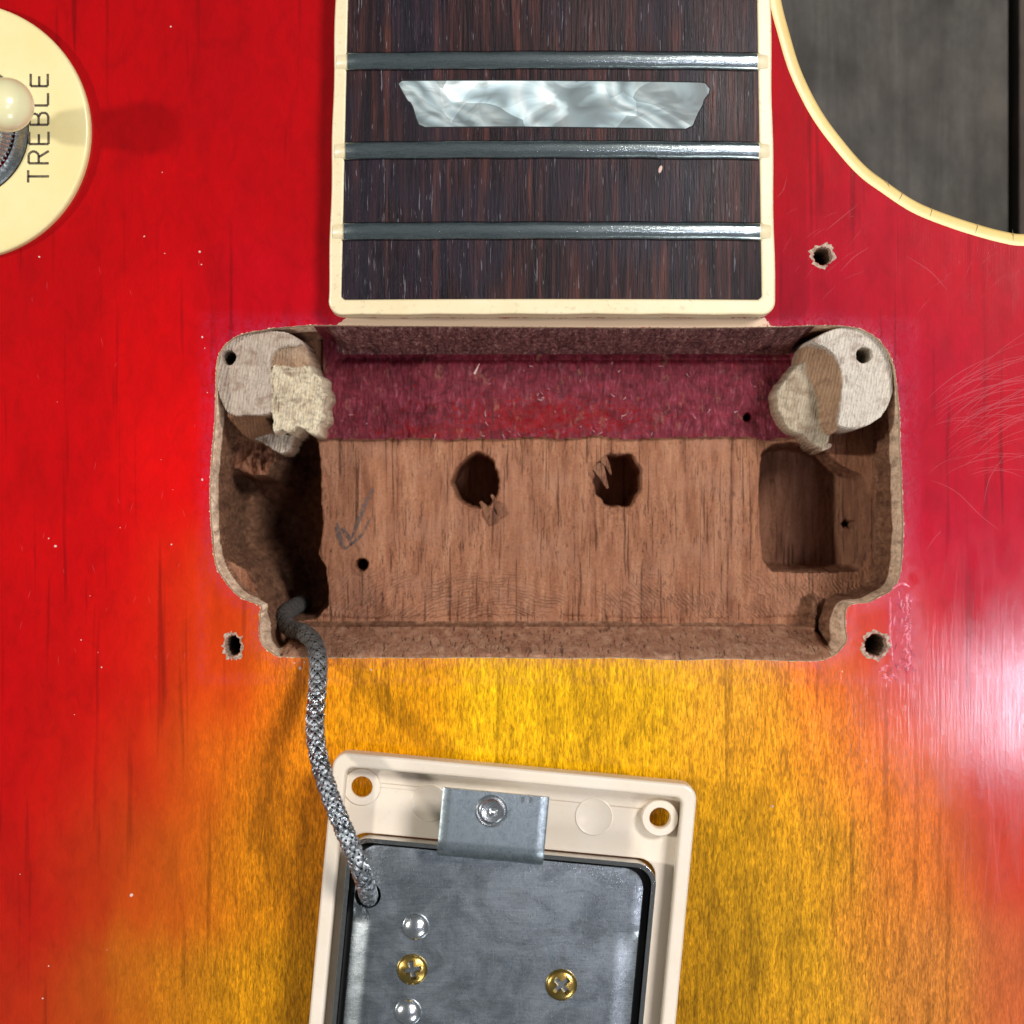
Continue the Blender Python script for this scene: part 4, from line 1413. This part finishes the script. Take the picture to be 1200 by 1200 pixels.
# nut
b = B()
nut_r = 7.0
vs = []; ntooth = 72
prof = [(5.0, 4.2), (nut_r - 0.8, 4.2), (nut_r, 3.5), (nut_r, 2.4)]
ring_v = []
for r, z in prof:
    for k in range(ntooth * 2):
        a = math.pi * k / ntooth
        rr2 = r - (0.28 if (k % 2 and r > 6) else 0)
        ring_v.append((sc[0] + rr2 * math.cos(a), sc[1] + rr2 * math.sin(a), z))
nn = ntooth * 2
b.add(ring_v, [(i * nn + k, i * nn + (k + 1) % nn, (i + 1) * nn + (k + 1) % nn, (i + 1) * nn + k) for i in range(len(prof) - 1) for k in range(nn)])
b.lathe([(5.0, 4.2), (4.4, 3.8), (3.2, 3.6), (3.2, 4.6), (2.2, 4.6), (2.0, 3.0), (0.01, 3.0)], sc[0], sc[1], 32)
nut = b.obj('switch_nut', 'steel', guitar)
b = B(); b.lathe([(7.0, 1.9), (7.0, 2.0), (8.3, 2.0), (8.5, 1.8), (8.5, 1.2), (7.0, 1.2)], sc[0], sc[1], 48)
b.obj('washer', 'zinc', nut)
# lever and tip
tip_end = Vector(W(15, 120, 15) + (15.0,))
base = Vector((sc[0], sc[1], 3.5))
axis = (tip_end - base).normalized()
Mx = Matrix.Translation(base) @ axis.to_track_quat('Z', 'Y').to_matrix().to_4x4()
Ln = (tip_end - base).length
b = B(); b.lathe([(1.3, 0), (1.3, Ln - 5)], 0, 0, 20, 0, Mx)
b.obj('switch_lever', 'steel', guitar, smooth_=True)
b = B()
tp = [(0.01, Ln - 8.2), (1.7, Ln - 8.2), (2.1, Ln - 7.6)]
for k in range(15):
    a = math.radians(-35 + 125 * k / 14)
    tp.append((max(0.01, 3.3 * math.cos(a)), Ln - 1.4 + 4.0 * math.sin(a) * (1 if a < 0 else 0.72)))
b.lathe(tp, 0, 0, 40, 0, Mx)
b.obj('switch_tip', 'tip', guitar, smooth_=True)

# ================================================================== LOOSE PICKUP, face down
A0 = math.radians(5.3)
pk_org = W(391, 881, 9.5)
pickup = empty('guitar_pickup', (pk_org[0] + 20, pk_org[1] - 40, 0.1), 'metal backed pickup in ivory plastic ring lying face down on the amber lacquer', 'guitar pickup')


def L2(u, v):
    """pickup frame: u to the right, v down the picture, mm"""
    return (pk_org[0] + u * math.cos(A0) - v * math.sin(A0), pk_org[1] - u * math.sin(A0) - v * math.cos(A0))


def Lp(pts):
    return [L2(u, v) for u, v in pts]


RWID, RLEN = 44.9, 90.0
# px -> pickup frame at height z
def U2(px, py, z):
    x, y = W(px, py, z)
    dx, dy = x - pk_org[0], y - pk_org[1]
    return (dx * math.cos(A0) - dy * math.sin(A0), -dx * math.sin(A0) - dy * math.cos(A0))


z_rim, z_fl, z_face = 9.3, 5.8, 5.0
open_u0, open_u1, open_v0 = 2.7, 41.0, 10.1
outer = Lp(rrect(0, RWID, 0, RLEN, 1.9, 8))
b = B()
inner_r = Lp(rrect(1.75, RWID - 1.75, 1.75, RLEN - 1.75, 0.9, 6))
hole1 = U2(424, 922, z_fl); hole2 = U2(773, 958, z_fl + 1)
scr = [hole1, hole2, (hole1[0], RLEN - hole1[1]), (hole2[0], RLEN - hole1[1])]
openp = Lp(rrect(open_u0, open_u1, open_v0, RLEN - open_v0, 2.2, 6))
hp = [circ(*L2(*q), 1.30, 28) for q in scr]
b.plate(outer, [inner_r], z_face, z_rim)
ring = b.obj('mounting_ring', 'ring', pickup, bevel=0.45, seg=3)
b = B()
floor_out = Lp(rrect(1.5, RWID - 1.5, 1.5, RLEN - 1.5, 1.2, 6))
b.plate(floor_out, [openp] + hp, z_face + 0.05, z_fl)
b.obj('ring_floor', 'ring', ring, bevel=0.15)
for i, q in enumerate(scr):
    b = B()
    c = L2(*q)
    hz = z_fl + (0.2 if i == 0 else 1.7)
    ro = 2.35 if i == 0 else 2.25
    b.lathe([(1.30, z_fl - 0.5), (1.30, hz - 0.08), (1.38, hz), (ro - 0.12, hz), (ro, hz - 0.12), (ro, z_fl - 0.3)], c[0], c[1], 40)
    o = b.obj('screw_boss', 'ring', ring, smooth_=True); shade_auto(o, 45)
for a, c in ((503, 941), (696, 957)):
    q = L2(*U2(a, c, z_fl))
    b = B(); b.lathe([(2.35, z_fl - 0.1), (2.35, z_fl + 0.06), (2.25, z_fl + 0.1), (2.12, z_fl + 0.04), (0.01, z_fl + 0.04)], q[0], q[1], 40)
    o = b.obj('mould_mark', 'ring', ring, smooth_=True); shade_auto(o, 45)
# cover: open-backed metal can
b = B()
cu0, cu1, cv0, cv1 = open_u0 + 0.1, open_u1 - 0.1, open_v0 + 0.1, RLEN - open_v0 - 0.1
oc = Lp(rrect(cu0, cu1, cv0, cv1, 2.6, 10)); ic = Lp(rrect(cu0 + 0.55, cu1 - 0.55, cv0 + 0.55, cv1 - 0.55, 2.2, 10))
b.plate(oc, [ic], 1.6, 9.2)
b.plate(oc, [], 0.15, 1.62)
b.obj('pickup_cover', 'chrome', pickup, bevel=0.2, seg=2)
# black tape between cover and base plate
b = B(); b.plate(Lp(rrect(cu0 + 0.6, cu1 - 0.6, cv0 + 0.6, cv1 - 0.6, 2.1, 8)), [], 4.0, 7.2)
b.obj('bobbin', 'dark', pickup)
# base plate
z_bp = 9.4
bu0, bu1, bv0, bv1 = cu0 + 1.35, cu1 - 1.55, cv0 + 0.75, cv1 - 0.75
ch_ = U2(431, 1049, z_bp)
bp_out = rrect(bu0, bu1, bv0, bv1, 2.5, 10)
bp_out = refine(bp_out, 1.2)
ch_c = circ(ch_[0], ch_[1], 1.62, 28)
gu, gv = np.meshgrid(np.arange(bu0 - 0.2, bu1, 0.55), np.arange(bv0, bv1, 1.1))
okp = (sdf(gu.ravel(), gv.ravel(), bp_out) > 0.2) & (sdf(gu.ravel(), gv.ravel(), ch_c) < -0.25)
xy, tri = cdt(bp_out, [ch_c], np.stack([gu.ravel()[okp], gv.ravel()[okp]], 1))


def zplate(u, v):
    e = np.minimum(u - bu0, bu1 - u)
    on = smooth((v - (bv0 + 7.5)) / 0.9) * smooth((bv1 - 7.5 - v) / 0.9)
    dent = 0.05 * fbm(np.asarray(u) * 0.12, np.asarray(v) * 0.12, 44, 3)
    return z_bp + dent - on * np.where(u < (bu0 + bu1) / 2, 0.44, 0.19) * np.clip(2.2 - e, 0, None) - 0.12 * (1 - smooth(np.minimum(e, np.minimum(v - bv0, bv1 - v)) / 0.4))


b = B()
zz = zplate(xy[:, 0], xy[:, 1])
b.add([L2(u, v) + (float(z),) for (u, v), z in zip(xy, zz)], tri[:, ::-1])
for loop in (bp_out, ch_c):
    n = len(loop)
    lz = [float(zplate(np.array(u), np.array(v))) for u, v in loop]
    b.add([L2(u, v) + (z - 1.0,) for (u, v), z in zip(loop, lz)] + [L2(u, v) + (z,) for (u, v), z in zip(loop, lz)], [(k, (k + 1) % n, n + (k + 1) % n, n + k) for k in range(n)])
bplate = b.obj('base_plate', 'zinc', pickup, smooth_=True)
shade_auto(bplate, 40)


def dome(px, py, r, h, name, mat, z=z_bp):
    q = L2(*U2(px, py, z + h * 0.6))
    bb = B()
    pr = [(r, z - 0.2), (r, z + 0.12)]
    for k in range(1, 9):
        a = math.radians(90 * k / 8)
        pr.append((max(0.01, r * math.cos(a)), z + 0.12 + (h - 0.12) * math.sin(a)))
    bb.lathe(pr, q[0], q[1], 32)
    return bb.obj(name, mat, bplate, smooth_=True)


def cross_screw(q, r, h, name, mat, z, parent, ang=0.3):
    bb = B()
    aw, al = r * 0.17, r * 0.62
    cr = [(aw, aw), (aw, al), (-aw, al), (-aw, aw), (-al, aw), (-al, -aw), (-aw, -aw), (-aw, -al), (aw, -al), (aw, -aw), (al, -aw), (al, aw)]
    rot = lambda p: (q[0] + p[0] * math.cos(ang) - p[1] * math.sin(ang), q[1] + p[0] * math.sin(ang) + p[1] * math.cos(ang))
    cr = [rot(p) for p in cr]
    circ_o = circ(q[0], q[1], r * 0.80, 28)
    zt = lambda x, y: z + h * (1 - 0.35 * ((x - q[0]) ** 2 + (y - q[1]) ** 2) / (r * r))
    xy_, tr_ = cdt(circ_o, [cr])
    bb.add([(x, y, zt(x, y)) for x, y in xy_], tr_)
    n = len(cr)
    bb.add([(q[0] + (x - q[0]) * 0.75, q[1] + (y - q[1]) * 0.75, z - h * 0.1) for x, y in cr] + [(x, y, zt(x, y)) for x, y in cr], [(k, (k + 1) % n, n + (k + 1) % n, n + k) for k in range(n)])
    bb.add([(q[0] + (x - q[0]) * 0.75, q[1] + (y - q[1]) * 0.75, z - h * 0.1) for x, y in cr], [tuple(range(n))])
    bb.lathe([(r, z - 0.1), (r, z + h * 0.25), (r * 0.93, z + h * 0.55), (r * 0.80, zt(q[0] + r * 0.8, q[1]))], q[0], q[1], 28)
    o = bb.obj(name, mat, parent)
    shade_auto(o, 40)
    return o


dome(487, 1087, 1.65, 1.05, 'pole_screw', 'steel')
dome(478, 1187, 1.65, 1.05, 'pole_screw', 'steel')
cross_screw(L2(*U2(483, 1137, z_bp + 0.5)), 1.9, 0.75, 'base_screw', 'brass', z_bp, bplate, 0.2)
cross_screw(L2(*U2(658, 1155, z_bp + 0.5)), 1.95, 0.75, 'base_screw', 'brass', z_bp, bplate, 0.75)
for k in range(2, 5):
    dome(487 - 4.5 * 2 * k, 1087 + 100 * k, 1.65, 1.05, 'pole_screw', 'steel')
# bracket: flat ear with a rolled bend down to the base plate
z_br = 15.0
pA = U2(519, 923, z_br); pB = U2(644, 933, z_br); pC = U2(511, 1003, z_br - 2)
bu_a, bu_b = pA[0], pB[0]
v_top = pA[1]
v_bot = U2(575, 1008, z_br - 2.2)[1]
b = B()
R_b = 2.3
prof_o = [(v_top, z_br)] + [(v_bot - R_b + R_b * math.sin(a), z_br - R_b + R_b * math.cos(a)) for a in [math.radians(6 * k) for k in range(16)]] + [(v_bot, z_bp - 0.05)]
tk = 0.85
prof_i = [(v_top, z_br - tk)] + [(v_bot - R_b + (R_b - tk) * math.sin(a), z_br - R_b + (R_b - tk) * math.cos(a)) for a in [math.radians(6 * k) for k in range(16)]] + [(v_bot - tk, z_bp - 0.05)]
np_ = len(prof_o)
us = [bu_a, bu_a + 0.25] + list(np.linspace(bu_a + 1.2, bu_b - 1.2, 8)) + [bu_b - 0.25, bu_b]
vs = []
for u in us:
    e = 0.16 if u in (bu_a, bu_b) else 0.0
    for (v, z) in prof_o:
        vs.append(L2(u - (0.55 if False else 0), v + (0)) + (z - e,))
no = len(vs)
for u in us:
    for (v, z) in prof_i:
        vs.append(L2(u, v) + (z,))
fs = []
nu = len(us)
for i in range(nu - 1):
    for j in range(np_ - 1):
        fs.append((i * np_ + j, (i + 1) * np_ + j, (i + 1) * np_ + j + 1, i * np_ + j + 1))
        fs.append((no + i * np_ + j, no + i * np_ + j + 1, no + (i + 1) * np_ + j + 1, no + (i + 1) * np_ + j))
    fs.append((i * np_, no + i * np_, no + (i + 1) * np_, (i + 1) * np_))
for j in range(np_ - 1):
    fs.append((j, j + 1, no + j + 1, no + j))
    q = (nu - 1) * np_
    fs.append((q + j, no + q + j, no + q + j + 1, q + j + 1))
b.add(vs, fs)
br = b.obj('bracket', 'bracket', pickup, smooth_=True)
shade_auto(br, 40)
b = B()
for a in (613, 622):
    q0 = L2(*U2(a, 934, z_br)); q1 = L2(*U2(a - 0.6, 941, z_br))
    b.strip([q0, q1], 0.38, lambda x, y: z_br + 0.015, taper=False)
b.obj('stamp_mark', 'steel', br, weld=False)
q = L2(*U2(576, 951, z_br + 0.6))
b = B()
b.lathe([(1.95, z_br - 0.1), (1.95, z_br + 0.12), (1.75, z_br + 0.26), (1.55, z_br + 0.2), (1.45, z_br + 0.75), (1.2, z_br + 0.98), (0.75, z_br + 0.92), (0.55, z_br + 0.5), (0.01, z_br + 0.35)], q[0], q[1], 36)
b.lathe([(1.2, z_br - 0.2), (1.2, z_fl - 1.0)], q[0], q[1], 20)
o = b.obj('height_screw', 'steel', br, smooth_=True); shade_auto(o, 50)

# ---- braided cable
cab_px = [(356, 706, -30), (344, 712, -22), (335, 719, -16.5), (333, 728, -12.5), (341, 737, -9), (356, 742, -5), (368, 754, -1.0), (373, 780, 3.5), (371, 820, 7.5), (369, 850, 11),
          (373, 885, 14), (386, 930, 16.5), (403, 972, 17.5), (419, 1010, 17), (428, 1035, 14), (432, 1050, 9.5), (433, 1056, 6)]
path = catmull([W(a, c, z) + (z,) for a, c, z in cab_px], 40)
pth = [Vector(p) for p in path]
# resample evenly
acc = [0.0]
for i in range(1, len(pth)):
    acc.append(acc[-1] + (pth[i] - pth[i - 1]).length)
Ltot = acc[-1]
NS = 620
pe = np.interp(np.linspace(0, Ltot, NS), acc, [p.x for p in pth]), np.interp(np.linspace(0, Ltot, NS), acc, [p.y for p in pth]), np.interp(np.linspace(0, Ltot, NS), acc, [p.z for p in pth])
cp = [Vector((a, c, d)) for a, c, d in zip(*pe)]
T = [(cp[min(i + 2, NS - 1)] - cp[max(i - 2, 0)]).normalized() for i in range(NS)]
nrm = Vector((0, 0, 1)); nrm = (nrm - T[0] * nrm.dot(T[0])).normalized()
fr = []
for t_ in T:
    nrm = (nrm - t_ * nrm.dot(t_)).normalized()
    fr.append((nrm.copy(), t_.cross(nrm)))
RC = 0.97
b = B(); b.tube(cp[::4], RC - 0.1, 14)
core = b.obj('cable', 'dark', pickup, smooth_=True, weld=False, label='braided metal sheathed cable leading from the pickup into the cavity')
b = B()
NST = 8; pitch = 8.0
for dirn in (1, -1):
    for k in range(NST):
        for sub in (-1, 0, 1):
            pts = []
            for i in range(NS):
                s = Ltot * i / (NS - 1)
                th = 2 * math.pi * k / NST + dirn * 2 * math.pi * s / pitch + sub * 0.15
                r = RC + 0.05 + 0.1 * dirn * math.cos(2 * math.pi * s / (pitch / NST) + (math.pi * k))
                pts.append(cp[i] + fr[i][0] * (r * math.cos(th)) + fr[i][1] * (r * math.sin(th)))
            b.tube(pts, 0.095, 4, cap=False)
br_o = b.obj('wire_braid', 'braid', core, smooth_=True, weld=False, kind='stuff')
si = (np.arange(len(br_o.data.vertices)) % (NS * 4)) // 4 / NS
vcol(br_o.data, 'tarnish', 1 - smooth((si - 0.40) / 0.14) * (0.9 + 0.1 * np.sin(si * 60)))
# stray wires at the base plate hole
b = B()
for k in range(5):
    a, c = 427 + rs.uniform(-4, 8), 1062 + rs.uniform(-6, 6)
    x, y = W(a, c, z_bp + 0.2); L = rs.uniform(0.8, 1.8); an = rs.uniform(-1.9, -1.2)
    b.tube([(x, y, z_bp + 0.15), (x + L * 0.5 * math.cos(an), y + L * 0.5 * math.sin(an), z_bp + 0.3), (x + L * math.cos(an), y + L * math.sin(an), z_bp + 0.16)], 0.05, 5)
b.obj('stray_wires', 'braid', core, weld=False, kind='stuff')
